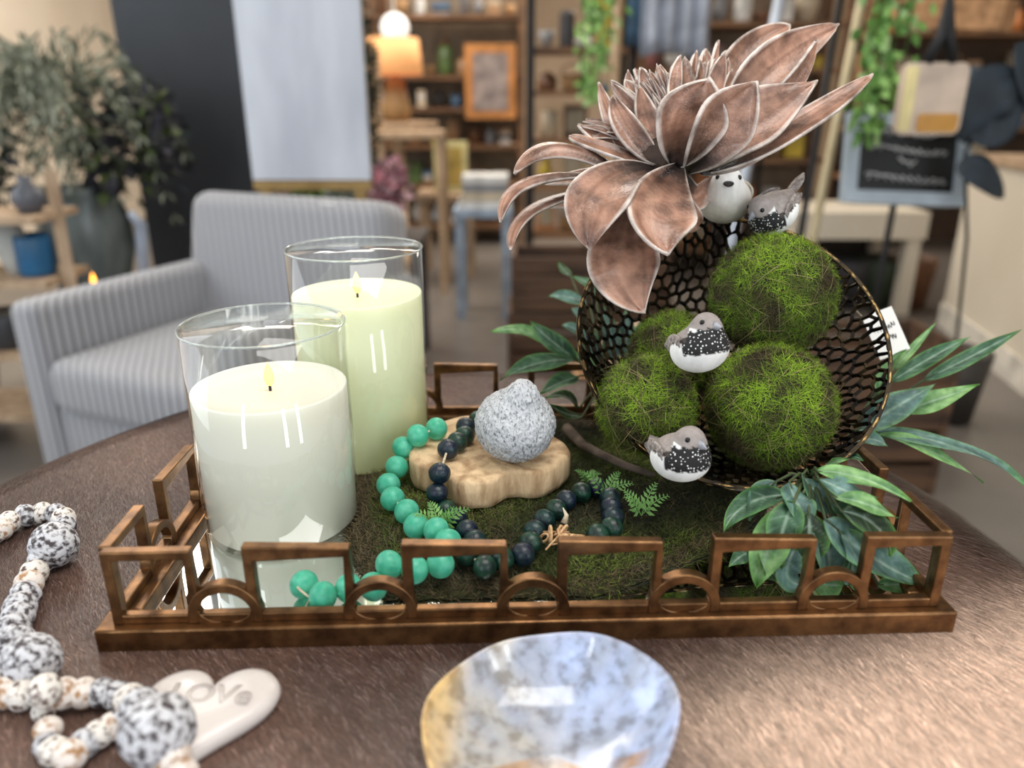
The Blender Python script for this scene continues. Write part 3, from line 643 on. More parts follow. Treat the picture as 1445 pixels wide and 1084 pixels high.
PET = [  # base, mid, tip in the detail crop, distances, width, facing (right, up, viewer), cup, profile, tip curl, wave
 ((600, 541), (425, 610), (372, 822), (.690, .635, .622), 235, (-.35, .25, 1), .12, 'cup', -.05, .03),
 ((688, 528), (625, 670), (648, 838), (.690, .632, .612), 250, (.1, .2, 1), .14, 'cup', .0, .02),
 ((560, 600), (490, 830), (566, 1042), (.695, .655, .640), 250, (-.1, .15, 1), .12, 'cup', .0, .02),
 ((470, 545), (260, 462), (113, 556), (.700, .690, .685), 120, (-.1, .8, 1), -.3, 'petal', 0, .03),
 ((430, 570), (165, 575), (66, 724), (.700, .675, .665), 105, (-.3, .9, .7), -.3, 'petal', 0, .03),
 ((400, 610), (170, 680), (100, 820), (.705, .690, .680), 90, (-.3, .8, .7), -.3, 'petal', 0, .03),
 ((620, 540), (420, 470), (303, 425), (.695, .700, .705), 100, (-.2, .8, .8), .2, 'petal', 0, .03),
 ((600, 520), (445, 450), (335, 385), (.700, .712, .715), 90, (-.3, .6, 1), .25, 'petal', 0, .03),
 ((610, 525), (470, 420), (362, 368), (.705, .725, .735), 80, (-.3, .5, 1), .25, 'petal', 0, .0),
 ((560, 520), (470, 400), (404, 236), (.700, .715, .730), 95, (-.5, .3, 1), .35, 'spike', -.1, .03),
 ((620, 520), (510, 405), (455, 285), (.695, .700, .705), 125, (-.3, .3, 1), .3, 'petal', 0, .03),
 ((640, 520), (585, 395), (546, 250), (.695, .700, .700), 115, (-.2, .2, 1), .35, 'petal', 0, .03),
 ((640, 450), (545, 330), (508, 195), (.70, .725, .735), 80, (-.5, .2, 1), .4, 'petal', 0, .03),
 ((650, 450), (590, 300), (553, 185), (.70, .715, .720), 85, (-.2, .2, 1), .35, 'petal', 0, .03),
 ((650, 450), (590, 290), (530, 192), (.72, .74, .75), 70, (-.2, .3, 1), .35, 'petal', 0, .03),
 ((690, 400), (670, 270), (690, 145), (.70, .705, .71), 75, (.1, .2, 1), .3, 'petal', 0, .03),
 ((700, 400), (640, 270), (620, 178), (.73, .745, .75), 80, (-.1, .3, 1), .3, 'petal', 0, .03),
 ((740, 400), (735, 270), (745, 128), (.72, .73, .74), 80, (.3, .2, 1), .35, 'petal', 0, .03),
 ((760, 400), (770, 270), (780, 122), (.75, .77, .78), 120, (.0, .3, 1), .25, 'petal', 0, .03),
 ((770, 400), (790, 260), (822, 92), (.72, .735, .745), 60, (.6, .2, 1), .4, 'petal', 0, .03),
 ((760, 420), (800, 280), (838, 142), (.70, .70, .70), 105, (.2, .2, 1), .3, 'petal', .1, .03),
 ((800, 420), (840, 260), (850, 130), (.75, .77, .79), 130, (.2, .3, 1), .3, 'petal', 0, .03),
 ((668, 525), (720, 380), (768, 248), (.690, .660, .655), 250, (.05, -.1, 1), .42, 'cup', .18, .07),
 ((712, 545), (825, 400), (935, 245), (.688, .655, .648), 215, (.35, .1, 1), .42, 'cup', .15, .07),
 ((740, 545), (900, 400), (1135, 270), (.695, .680, .695), 205, (.25, .35, 1), .34, 'cup', .34, .06),
 ((790, 545), (1080, 400), (1358, 210), (.70, .700, .715), 150, (.1, .7, .8), .15, 'petal', 0, .03),
 ((760, 550), (950, 480), (1110, 360), (.705, .715, .725), 95, (.2, -.5, 1), .1, 'petal', 0, .02),
 ((870, 360), (1000, 190), (1240, 36), (.72, .735, .755), 215, (.25, .2, 1), .25, 'petal', 0, .04),
 ((850, 330), (920, 160), (1072, 42), (.74, .77, .79), 200, (.0, .2, 1), .25, 'petal', 0, .03),
 ((900, 380), (1060, 260), (1165, 90), (.72, .725, .735), 110, (.5, -.3, 1), .3, 'petal', 0, .03),
 ((700, 560), (740, 640), (800, 560), (.72, .74, .75), 130, (0, 0, 1), .1, 'petal', 0, .03),
 ((600, 560), (420, 560), (220, 590), (.72, .735, .745), 120, (-.1, .7, 1), .1, 'petal', 0, .03),
 ((560, 580), (370, 640), (190, 660), (.73, .74, .75), 110, (-.1, .7, 1), .1, 'petal', 0, .03),
 ((620, 560), (720, 700), (745, 740), (.715, .735, .745), 120, (0, 0, 1), .1, 'petal', 0, .03),
]
for i, (b, m, t, d, wd, nh, cup, prof, tc_, wv) in enumerate(PET):
    mb = MB(); wld = wd/2.464*d[1]/FP
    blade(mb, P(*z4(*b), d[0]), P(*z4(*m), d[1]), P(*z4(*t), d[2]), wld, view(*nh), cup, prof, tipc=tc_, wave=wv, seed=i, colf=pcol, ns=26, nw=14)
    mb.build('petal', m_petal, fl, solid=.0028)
for i in range(30):     # mid sized brown petals filling the crown
    u = i/29; tx = 430 + 440*u + R.uniform(-14, 14); ty = 250 - 105*sin(pi*min(1, u*1.05)*.62) + R.uniform(-8, 45); tx += (460 - ty)*0
    dz = .715 + .05*R.random(); b = P(*z4(640 + 110*u, 470), .712); t = P(*z4(tx, ty), dz); m = b.lerp(t, .5) + VR*((u - .4)*.006) + VC*.004
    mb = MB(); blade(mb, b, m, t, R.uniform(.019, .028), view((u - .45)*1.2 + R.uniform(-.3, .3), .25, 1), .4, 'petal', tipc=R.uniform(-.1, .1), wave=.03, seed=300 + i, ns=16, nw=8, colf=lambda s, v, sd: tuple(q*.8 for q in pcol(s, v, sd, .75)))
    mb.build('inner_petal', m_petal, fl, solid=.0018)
for i in range(34):     # dark narrow inner petals
    a = R.uniform(-1, 1); tx = 650 + a*110 + R.uniform(-12, 12); ty = 205 + abs(a)*30 + R.uniform(-25, 30); dz = R.uniform(.705, .75)
    mb = MB(); b = P(*z4(690 + a*30, 420), .715); t = P(*z4(tx, ty), dz); m = b.lerp(t, .5) + VR*(a*-.004)
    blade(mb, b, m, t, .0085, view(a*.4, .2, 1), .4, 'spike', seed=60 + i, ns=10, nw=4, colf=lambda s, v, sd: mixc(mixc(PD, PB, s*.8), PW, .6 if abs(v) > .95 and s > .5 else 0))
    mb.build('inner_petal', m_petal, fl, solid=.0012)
for i in range(16):     # brown shaggy small petals on the left
    b = P(*z4(600 - i*3, 500 - i*3), .71); t = P(*z4(345 + R.uniform(0, 130), 372 + R.uniform(-12, 90)), R.uniform(.705, .735)); m = b.lerp(t, .5) + VU*.006
    mb = MB(); blade(mb, b, m, t, R.uniform(.010, .018), view(-.2, .6, 1), .35, 'petal', seed=120 + i, ns=12, nw=6, colf=pcol); mb.build('inner_petal', m_petal, fl, solid=.0012)
m_stem = mat('brown_wrapped_stem', (34, 26, 22), (70, 52, 42), scale=60, rough=.8, bump=.4, bscale=120)
cb = P(930, 245, .715); sb = Vector((.232, .868, T + .236)); s3 = Vector((.236, .880, T + .003))
MB().tube([cb + Vector((0, 0, .02)), cb, cb.lerp(sb, .35) + Vector((0, 0, .004)), cb.lerp(sb, .7), sb, sb.lerp(s3, .5), s3], [.024, .022, .013, .010, .009, .009, .009], 12).build('stem', m_stem, fl)
MB().sph(P(935, 225, .715), .026, 24, 16, sc=(1.2, 1, .9)).build('calyx', m_stem, fl)

# ---------------------------------------------------------------- leaf sprays
def leaf_mat():
    m = mat('silk_leaf', (190, 205, 195), (255, 255, 255), scale=130, attr=1, rough=.58, bump=.4, bscale=420, bdist=.001); return m
m_leaf = leaf_mat(); m_twig = mat('green_stem', (52, 66, 36), (80, 92, 54), scale=30, rough=.6)
LD, LM, LT_, LB = lin((38, 72, 50)), lin((76, 116, 84)), lin((140, 190, 92)), lin((112, 146, 138))
def lcol(style):
    base = {'g': (LD, LM), 'b': (lin((58, 84, 80)), LB), 'l': (lin((74, 120, 70)), lin((146, 186, 120))), 'd': (lin((26, 44, 26)), lin((48, 78, 40)))}[style]
    def f(s, v, seed):
        vein = max(0, 1 - abs(((abs(v)*1.4 - s*6.5) % 1) - .5)*9)*.35 if abs(v) > .06 else .8
        c = mixc(base[0], base[1], .45 + .9*noise.noise(Vector((s*3, v*2, seed*1.9))) + .25*s); c = mixc(c, lin((196, 216, 196)), vein*.6)
        return mixc(c, LT_, max(0, (abs(v) - .75)*1.6) + max(0, s - .8)*2.2)
    return f
cols_ = {k: lcol(k) for k in 'gbld'}
LT_ = lin((130, 190, 84))
def spray(name, label, leaves, root, group=None):
    t = thing(name, label, 'artificial foliage', root, group); mb = MB(); st = MB()
    for i, (b, m, tp_, wd, nh, sty) in enumerate(leaves):
        blade(mb, b, m, tp_, wd, nh, .0, 'leaf', ns=30, nw=12, wave=.09, seed=200 + i + len(leaves), colf=cols_[sty], fold=.28); st.tube([root + (b - root)*.15*0 + (root - b)*.0 + Vector((0, 0, 0)), root.lerp(b, .55) + Vector((0, 0, .006)), b, b.lerp(m, .3)], [.0016, .0014, .0011, .0005], 6)
    mb.build('leaves', m_leaf, t); st.build('stems', m_twig, t); return t
def zr(x, y): return 980 + x/2.168, 380 + y/2.168
def keepin(px, py, v):    # stay behind the front railing and above the mirror
    if v.y < .500: v = PY(px, py, .500)
    if v.z < T + .019: v = Vector((v.x, v.y, T + .019))
    return v
def LZ(pts, zs, wd, nh, sty):    # by height above the table
    q = [PZ(*zr(*p), z) for p, z in zip(pts, zs)]; q = [keepin(*zr(*p), v) for p, v in zip(pts, q)]; return (*q, wd*.80, view(*nh), sty)
def LP(pts, ts, wd, nh, sty, fz=zr):
    q = [P(*fz(*p), t_) for p, t_ in zip(pts, ts)]; return (*q, 1.3*wd/2.168*ts[1]/FP if fz is zr else 1.3*wd/3.614*ts[1]/FP, view(*nh), sty)
low = [
 LZ(((290, 690), (160, 720), (88, 805)), (.075, .062, .048), .040, (0, .5, 1), 'g'),
 LZ(((250, 650), (190, 700), (170, 770)), (.078, .066, .052), .035, (.2, .5, 1), 'b'),
 LZ(((270, 735), (225, 860), (188, 992)), (.072, .060, .030), .056, (-.2, .5, 1), 'l'),
 LZ(((320, 830), (285, 940), (345, 1062)), (.062, .045, .021), .044, (0, .5, 1), 'b'),
 LZ(((370, 770), (410, 880), (400, 990)), (.072, .060, .034), .058, (.1, .5, 1), 'b'),
 LZ(((400, 765), (540, 880), (702, 1003)), (.078, .064, .030), .066, (.3, .5, 1), 'b'),
 LZ(((330, 630), (390, 700), (460, 745)), (.088, .080, .068), .046, (.3, .4, 1), 'b'),
 LZ(((290, 650), (320, 730), (365, 790)), (.088, .078, .066), .048, (.1, .4, 1), 'b'),
 LZ(((420, 715), (480, 755), (532, 780)), (.080, .072, .060), .036, (.2, .5, 1), 'g'),
 LZ(((430, 700), (530, 720), (622, 762)), (.092, .088, .074), .028, (.3, .7, 1), 'l'),
 LZ(((380, 620), (510, 640), (662, 712)), (.100, .102, .086), .030, (.2, .7, 1), 'l'),
 LZ(((560, 975), (610, 1005), (656, 1046)), (.045, .034, .024), .028, (.2, .6, 1), 'l'),
 LZ(((170, 865), (140, 880), (104, 912)), (.045, .040, .034), .024, (0, .6, 1), 'g'),
 LZ(((370, 950), (400, 1030), (436, 1090)), (.045, .034, .020), .042, (0, .4, 1), 'l'),
 LZ(((440, 900), (460, 940), (490, 960)), (.055, .046, .038), .026, (.2, .4, 1), 'b'),
 LZ(((240, 840), (230, 900), (262, 960)), (.050, .040, .026), .040, (0, .4, 1), 'd'),
 LZ(((470, 960), (500, 1030), (505, 1070)), (.036, .028, .020), .036, (0, .4, 1), 'l'),
 LZ(((300, 720), (270, 800), (250, 900)), (.080, .068, .045), .050, (-.1, .5, 1), 'g'),
 LZ(((440, 800), (480, 880), (470, 980)), (.070, .060, .040), .055, (.2, .5, 1), 'g'),
 LZ(((350, 740), (350, 830), (330, 930)), (.078, .066, .044), .052, (.0, .5, 1), 'd'),
 LZ(((450, 740), (560, 790), (600, 880)), (.084, .074, .050), .048, (.3, .5, 1), 'd'),
 LZ(((380, 640), (470, 680), (560, 700)), (.096, .094, .080), .034, (.1, .6, 1), 'b'),
]
spray('leafy_spray', 'blue green leafy spray hanging over the right front of the tray below the bowl', low, PZ(*zr(350, 640), .082))
right = [
 LP(((600, 345), (715, 275), (846, 204)), (.80, .79, .79), 62, (.2, .6, 1), 'g'),
 LP(((700, 340), (850, 265), (1002, 184)), (.80, .80, .80), 58, (.2, .6, 1), 'g'),
 LP(((560, 380), (590, 300), (652, 244)), (.80, .79, .78), 44, (-.3, .3, 1), 'l'),
 LP(((610, 310), (670, 240), (742, 160)), (.81, .81, .82), 30, (-.3, .3, 1), 'l'),
 LP(((620, 440), (740, 400), (872, 354)), (.80, .78, .77), 84, (.2, .7, 1), 'l'),
 LP(((500, 490), (610, 425), (738, 350)), (.80, .78, .77), 112, (-.1, .5, 1), 'b'),
 LP(((540, 505), (720, 555), (882, 655)), (.79, .765, .75), 68, (.2, .8, .7), 'l'),
 LP(((560, 500), (800, 545), (1012, 660)), (.79, .765, .75), 92, (.2, .8, .7), 'b'),
 LP(((470, 525), (540, 520), (592, 542)), (.78, .765, .76), 56, (.1, .5, 1), 'b'),
 LP(((400, 590), (470, 572), (536, 592)), (.72, .68, .66), 40, (.1, .6, 1), 'g'),
 LP(((335, 640), (400, 602), (472, 582)), (.70, .655, .64), 50, (.1, .6, 1), 'l'),
]
spray('leafy_spray', 'long green leaves fanning out past the right side of the bowl', right, P(*zr(450, 540), .815))
zl = lambda x, y: (640 + x/3.614, 340 + y/3.614)
left = [
 LP(((470, 520), (330, 455), (188, 466)), (.90, .89, .88), 92, (-.2, .7, 1), 'l', zl),
 LP(((620, 600), (500, 510), (390, 410)), (.88, .87, .87), 125, (-.3, .5, 1), 'g', zl),
 LP(((620, 610), (430, 625), (238, 712)), (.87, .85, .85), 130, (-.1, .8, 1), 'g', zl),
 LP(((640, 690), (530, 730), (440, 775)), (.86, .84, .83), 110, (-.1, .7, 1), 'g', zl),
 LP(((640, 850), (560, 790), (466, 800)), (.82, .80, .79), 78, (-.1, .7, 1), 'd', zl),
 LP(((660, 890), (570, 880), (480, 828)), (.81, .79, .78), 72, (-.1, .7, 1), 'd', zl),
 LP(((720, 270), (680, 215), (603, 180)), (.93, .94, .95), 64, (0, .3, 1), 'g', zl),
 LP(((690, 330), (580, 285), (478, 285)), (.94, .95, .96), 78, (0, .4, 1), 'b', zl),
 LP(((600, 185), (565, 150), (530, 108)), (.97, .98, .99), 50, (0, .3, 1), 'd', zl),
 LP(((660, 480), (600, 440), (552, 430)), (.91, .91, .91), 60, (0, .3, 1), 'b', zl),
 LP(((700, 400), (640, 370), (600, 340)), (.92, .92, .92), 70, (0, .3, 1), 'b', zl),
 LP(((760, 640), (700, 520), (640, 410)), (.90, .90, .90), 110, (0, .3, 1), 'b', zl),
 LP(((820, 620), (800, 470), (760, 330)), (.91, .91, .91), 120, (0, .3, 1), 'b', zl),
 LP(((880, 600), (880, 470), (880, 350)), (.92, .92, .92), 120, (0, .3, 1), 'b', zl),
 LP(((760, 700), (700, 640), (620, 560)), (.88, .88, .88), 100, (0, .3, 1), 'l', zl),
 LP(((950, 560), (960, 470), (990, 390)), (.93, .93, .93), 110, (0, .3, 1), 'b', zl),
]
spray('leafy_spray', 'green leafy spray reaching out behind the left side of the bowl', left, P(860, 540, .885))
# fern sprigs, twigs
m_fern = mat('fern_green', (96, 140, 72), (140, 186, 104), scale=60, rough=.6)
def fern(px, py, z, label, hgt, lean):
    b = PZ(px, py, z); mb = MB()
    for i in range(4):
        a = i*1.7 + lean; tip = b + Vector((cos(a)*hgt*.8, sin(a)*hgt*.5 - .002, hgt*R.uniform(.5, 1)))
        pts = [b.lerp(tip, k/7) + Vector((0, 0, .004*sin(pi*k/7))) for k in range(8)]; mb.tube(pts, .0004, 5)
        for k in range(1, 8):
            for sd in (-1, 1):
                dv = vnorm(tip - b); s_ = vnorm(dv.cross(Vector((.2, -.7, .7))))*sd; ln = hgt*.30*(1 - k/9); q = pts[k]
                mb.add([q, q + s_*ln*.6 + dv*ln*.1 , q + s_*ln + dv*ln*.7, q + s_*ln*.3 + dv*ln*.5], [(0, 1, 2, 3)])
    o = mb.build('fern_sprig', m_fern, smooth=False); tag(o, label, 'fern sprig', 'small fern sprigs stuck in the moss')
fern(622, 745, .03, 'small pale fern sprig between the two bead garlands', .030, .3)
fern(855, 700, .03, 'small fern sprig on the moss right of the wood slice', .028, 1.0)
fern(905, 728, .03, 'light green fern sprig on bare moss right of the dark beads', .030, 2.2)
fern(828, 682, .03, 'tiny fern sprig at the top of the dark bead loop', .016, .9)
m_bark = mat('grey_bark', (74, 62, 54), (122, 106, 94), scale=60, rough=.9, bump=.6, bscale=150)
tw = [PZ(800, 604, .034), PZ(822, 628, .036), PZ(850, 642, .037), PZ(880, 656, .035), PZ(925, 672, .031)]
tag(MB().tube(tw, [.0055, .005, .0042, .0038, .003], 10).build('twig', m_bark), 'short grey brown twig lying on the moss behind the wood slice', 'twig')
a = PZ(524, 632, .028); tw = [a, a + Vector((.001, 0, .012)), a + Vector((.010, 0, .019)), a + Vector((.022, 0, .021)), a + Vector((.031, 0, .017))]
tag(MB().tube(tw, .0007, 6).build('moss_tendril', m_bark), 'thin curled tendril rising from the moss by the tall candle', 'twig')
# price tag
m_tag = mat('white_card', (226, 224, 218), (236, 234, 228), scale=20, rough=.7); m_ink = mat('black_ink', (30, 28, 30), rough=.6)
def scribble(mb, o, ax, ay, w_, h_, n, r, seed):
    rs = random.Random(seed); pts = []
    for i in range(n):
        u = i/(n - 1); pts.append(o + ax*(w_*(u - .5) + .03*w_*sin(i*1.9)) + ay*(h_*(.5*sin(i*2.1 + rs.uniform(-.6, .6)) + (.45 if rs.random() < .15 else 0))))
    mb.tube(pts, r, 4)
tg = thing('price_tag', 'small white price tag with handwriting hanging behind the right bowl rim', 'price tag', P(1255, 470, .80) - Vector((0, 0, .025)))
c = P(1250, 470, .80); ax = view(.92, .35, 0); ay = view(-.35, .92, -.1)
mb = MB(); mb.add([c + ax*a*.0165 + ay*b*.024 + VC*k for k in (.0003, -.0003) for a, b in ((-1, -1), (1, -1), (1, 1), (-1, 1))], [(0, 1, 2, 3), (7, 6, 5, 4), (0, 4, 5, 1), (1, 5, 6, 2), (2, 6, 7, 3), (3, 7, 4, 0)]); mb.build('card', m_tag, tg, smooth=False)
mb = MB(); scribble(mb, c + ay*.006 + VC*.0008, ax, ay, .024, .006, 26, .0004, 4); scribble(mb, c - ay*.006 + VC*.0008, ax, ay, .018, .006, 20, .0004, 5); mb.build('handwriting', m_ink, tg)
MB().tube([c - ax*.0145 + ay*.022, c - ax*.02 + ay*.035, bowl_pt(.99, radians(25))], .0004, 5).build('string', m_cord, tg)

# ---------------------------------------------------------------- foreground: agate dish, stone heart, worn bead garland
def agate():
    m = bpy.data.materials.new('polished_agate'); m.use_nodes = True; nt = m.node_tree; b = nt.nodes['Principled BSDF']; lk = nt.links.new
    tc = nd(nt, 'ShaderNodeTexCoord'); n = nd(nt, 'ShaderNodeTexNoise'); n.inputs['Scale'].default_value = 95; n.inputs['Detail'].default_value = 8; lk(tc.outputs['Object'], n.inputs['Vector'])
    r = nd(nt, 'ShaderNodeValToRGB'); e = r.color_ramp.elements; e[0].position = .36; e[0].color = L4((176, 176, 178)); e[1].position = .66; e[1].color = L4((232, 236, 244)); x = e.new(.5); x.color = L4((216, 220, 230)); lk(n.outputs['Fac'], r.inputs[0])
    at = nd(nt, 'ShaderNodeAttribute', attribute_name='Col'); mx = nd(nt, 'ShaderNodeMix', data_type='RGBA', blend_type='MULTIPLY'); mx.inputs[0].default_value = 1; lk(at.outputs['Color'], mx.inputs[6]); lk(r.outputs[0], mx.inputs[7]); lk(mx.outputs[2], b.inputs['Base Color'])
    b.inputs['Roughness'].default_value = .12; b.inputs['Coat Weight'].default_value = .2; b.inputs['Subsurface Weight'].default_value = .25; b.inputs['Subsurface Scale'].default_value = .01; return m
m_agate = agate(); AC = Vector((.022, .347, T + .001)); AR = .0725
def ang_r(g):   # outline of the dish
    k = 1 + .05*sin(2*g + .6) + .02*sin(3*g) + .012*sin(7*g); n_ = (g + radians(46) + pi) % (2*pi) - pi
    return k*(1 - .17*math.exp(-(n_/.10)**2))
def agcol(x, y, inner):
    n = noise.noise(Vector((x*26, y*26, .3))); n2 = noise.noise(Vector((x*60, y*60, 2)))
    c = mixc(lin((226, 214, 190)), lin((212, 226, 255)), sstep(-.02, .035, x*.8 + .2*y + .012*n)); c = mixc(c, lin((186, 190, 200)), .5 + n2)
    c = mixc(c, lin((255, 208, 120)), float(sstep(-.048, -.066, x + .004*n))*.8)
    if inner:
        d = sqrt(((x + .006)/.034)**2 + ((y + .02 - .25*x*0)/.016)**2) + .35*noise.noise(Vector((x*45, y*45, 7)))
        if d < .9: c = lin((214, 176, 138))
        d = sqrt(((x - .043)/.007)**2 + ((y + .012)/.012)**2) + .5*noise.noise(Vector((x*60, y*60, 3)))
        if d < .8: c = lin((206, 160, 116))
    return c
mb = MB(); NA = 120; vs = []; cs = []
prof = [(0, .0), (.35, .0), (.6, .004), (.85, .017), (.97, .031), (1.0, .036), (.985, .0385), (.955, .037), (.86, .026), (.68, .014), (.45, .0085), (.25, .0075), (0, .007)]
for j, (k, z) in enumerate(prof):
    for i in range(NA):
        g = 2*pi*i/NA; q = ang_r(g); r = AR*k*(q if k > .5 else 1 + (q - 1)*k*1.6); x, y = r*cos(g), r*sin(g); vs.append((AC.x + x, AC.y + y, AC.z + .001 + z*(1 + .12*sin(g + 1.2)*(k > .5)))); cs.append(agcol(x, y, j > 8))
mb.add(vs, [(i*NA + j, (i + 1)*NA + j, (i + 1)*NA + (j + 1) % NA, i*NA + (j + 1) % NA) for i in range(len(prof) - 1) for j in range(NA)], cs)
o = mb.build('agate_dish', m_agate, sub=2); tag(o, 'polished blue grey and amber agate stone dish in front of the tray', 'dish')
m_soap = mat('white_soapstone', (214, 205, 200), (228, 220, 215), scale=14, rough=.28, coat=.2, sss=.2, sssr=.006)
hc_ = PZ(287, 1026, .006); hs = .0425; hr = radians(-2)
def heart(k):
    x = 16*sin(k)**3; y = 13*cos(k) - 5*cos(2*k) - 2*cos(3*k) - cos(4*k); x, y = x/16, (y + 3)/15; return Vector((x*cos(hr) + y*sin(hr), -x*sin(hr) + y*cos(hr), 0))
ht = thing('stone_heart', 'smooth white stone heart carved with the word love', 'paperweight', (hc_.x, hc_.y, T + .003)); mb = MB(); vs = []; NH = 96
for k, z in [(0, .001), (.8, .001), (.95, .003), (1, .0075), (.96, .012), (.86, .0142), (.6, .0155), (.3, .016), (0, .016)]:
    for i in range(NH): p = heart(2*pi*i/NH)*hs*k; vs.append(Vector((hc_.x, hc_.y, T + .003 + z)) + p + Vector((0, -.010*(1 - k)*0, 0)))
mb.add(vs, [(i*NH + j, i*NH + (j + 1) % NH, (i + 1)*NH + (j + 1) % NH, (i + 1)*NH + j) for i in range(8) for j in range(NH)]); mb.build('heart', m_soap, ht)
m_soap2 = mat('carved_groove', (190, 180, 174), (204, 195, 190), scale=14, rough=.4)
txt_curve('carved_word', 'LOVe', .0225, m_soap2, ht, (.001, .0135, .0159), (0, 0, radians(-3)), .0006)
m_worn = mat('distressed_bead', (92, 66, 56), (232, 226, 218), scale=260, rough=.7, bump=.6, bscale=450, bdist=.0012, lo=.36, hi=.5); 
m_worn2 = mat('distressed_bead', (70, 62, 64), (210, 210, 214), scale=230, rough=.7, bump=.6, bscale=450, bdist=.0012, lo=.40, hi=.56)
m_worn3 = mat('distressed_bead', (164, 122, 80), (230, 220, 212), scale=170, rough=.7, bump=.6, bscale=450, bdist=.0012, lo=.38, hi=.52)
W = [(-20, 200, 30, 0), (8, 180, 34, 0), (37, 152, 35, 0), (97, 127, 36, 0), (160, 117, 34, 0), (211, 120, 33, 0), (240, 140, 37, 0), (245, 168, 37, 0), (205, 238, 72, 0), (156, 298, 42, 0), (130, 345, 42, 0), (110, 386, 43, 0), (95, 432, 46, 0), (76, 474, 48, 0), (68, 510, 47, 0), (52, 555, 48, 0), (62, 602, 52, 0), (118, 682, 86, 0), (5, 712, 42, .008), (-40, 760, 50, .004)]
W2 = [(-40, 800, 50, 0), (22, 795, 50, 0), (86, 805, 48, 0), (170, 792, 50, .012), (246, 800, 48, .002), (320, 800, 48, 0), (388, 800, 46, 0), (446, 812, 46, .004), (495, 825, 50, .010), (535, 855, 60, .014), (598, 942, 108, .014), (655, 1046, 56, .014), (690, 1110, 50, .014)]
W3 = [(165, 868, 34, .0), (182, 940, 42, 0), (180, 1000, 40, 0), (205, 1020, 45, 0), (268, 1035, 50, 0), (322, 990, 46, 0), (375, 955, 46, 0), (428, 925, 46, 0), (480, 885, 46, .003)]
def wb(L):
    ps, rs = [], []
    for x, y, r, lift in L:
        px, py = x/2.683, 680 + y/2.683; rr = r/2.683*.435/FP*(1 + (1000 - py)*.0012*0); q = PZ(px, py, .003)
        rr = r/2.683*(q - CO).length*.98/FP; q = PZ(px, py, .004 + rr + lift); ps.append(q); rs.append(rr)
    return ps, rs
ps, rs = [], []
for L in (W, W2): 
    a, b = wb(L); ps += a; rs += b
a, b = wb(W3); ps += a[::-1]*0; 
g1 = strand('worn_bead_garland', 'chunky distressed white and brown bead garland coiled on the hide at lower left', 'bead garland', ps, rs, [m_worn, m_worn2, m_worn3], wob=.05)
for i, (p, r) in enumerate(zip(a, b)): MB().sph(p, r, 28, 18, sc=(1, 1, .93)).build('bead', [m_worn, m_worn3, m_worn2][i % 3], g1)
MB().tube(a, .001, 6).build('cord', m_cord, g1)
# ---------------------------------------------------------------- grey corduroy armchair
def cord_mat():
    m = bpy.data.materials.new('grey_corduroy'); m.use_nodes = True; nt = m.node_tree; b = nt.nodes['Principled BSDF']; lk = nt.links.new
    tc = nd(nt, 'ShaderNodeTexCoord'); w_ = nd(nt, 'ShaderNodeTexWave', wave_type='BANDS', bands_direction='DIAGONAL'); w_.inputs['Scale'].default_value = 13; w_.inputs['Distortion'].default_value = .3
    mp = nd(nt, 'ShaderNodeMapping'); mp.inputs['Scale'].default_value = (1.7, 1.7, 0.0); lk(tc.outputs['Object'], mp.inputs[0]); lk(mp.outputs[0], w_.inputs['Vector'])
    r = nd(nt, 'ShaderNodeValToRGB'); r.color_ramp.elements[0].color = L4((112, 112, 116)); r.color_ramp.elements[1].color = L4((160, 160, 164)); r.color_ramp.elements[1].position = .6; lk(w_.outputs['Fac'], r.inputs[0]); lk(r.outputs[0], b.inputs['Base Color'])
    bp = nd(nt, 'ShaderNodeBump'); bp.inputs['Strength'].default_value = .6; bp.inputs['Distance'].default_value = .006; lk(w_.outputs['Fac'], bp.inputs['Height']); lk(bp.outputs[0], b.inputs['Normal']); b.inputs['Roughness'].default_value = .85; b.inputs['Sheen Weight'].default_value = .4; return m
m_cordu = cord_mat()
ch = thing('armchair', 'grey corduroy armchair with square arms beside the table', 'armchair', (0, 0, 0))
# local: x right, y back, origin at front left floor corner
W_, D_ = .80, .80
MB().box((W_/2, .04 + .35, .23), (W_ - .03, .70, .24)).build('base', m_cordu, ch, bevel=.03, seg=4)
MB().box((W_/2, .34, .40), (W_ - .22, .66, .15)).build('seat_cushion', m_cordu, ch, bevel=.045, seg=5)
for x_ in (.055, W_ - .055): MB().box((x_, .40, .365), (.11, .76, .51)).build('armrest', m_cordu, ch, bevel=.035, seg=5)
bm_ = Matrix.Rotation(radians(-12), 3, 'X')
MB().box((W_/2 - .01, .70, .60), (W_ - .05, .17, .46), bm_).build('backrest', m_cordu, ch, bevel=.06, seg=6)
MB().box((W_/2, .765, .36), (W_ - .01, .10, .48)).build('rear_panel', m_cordu, ch, bevel=.03, seg=4)
for x_ in (.06, W_ - .06):
    for y_ in (.06, .72): MB().lathe([(.015, 0), (.022, .12)], (x_, y_, 0), 12).build('leg', m_tw, ch)
MB().box((.56, .70, .815), (.05, .05, .004), bm_).build('care_tag', m_tag, ch, smooth=False)
ch.location = (-1.33, 1.93, 0); ch.rotation_euler = (0, 0, radians(-24))

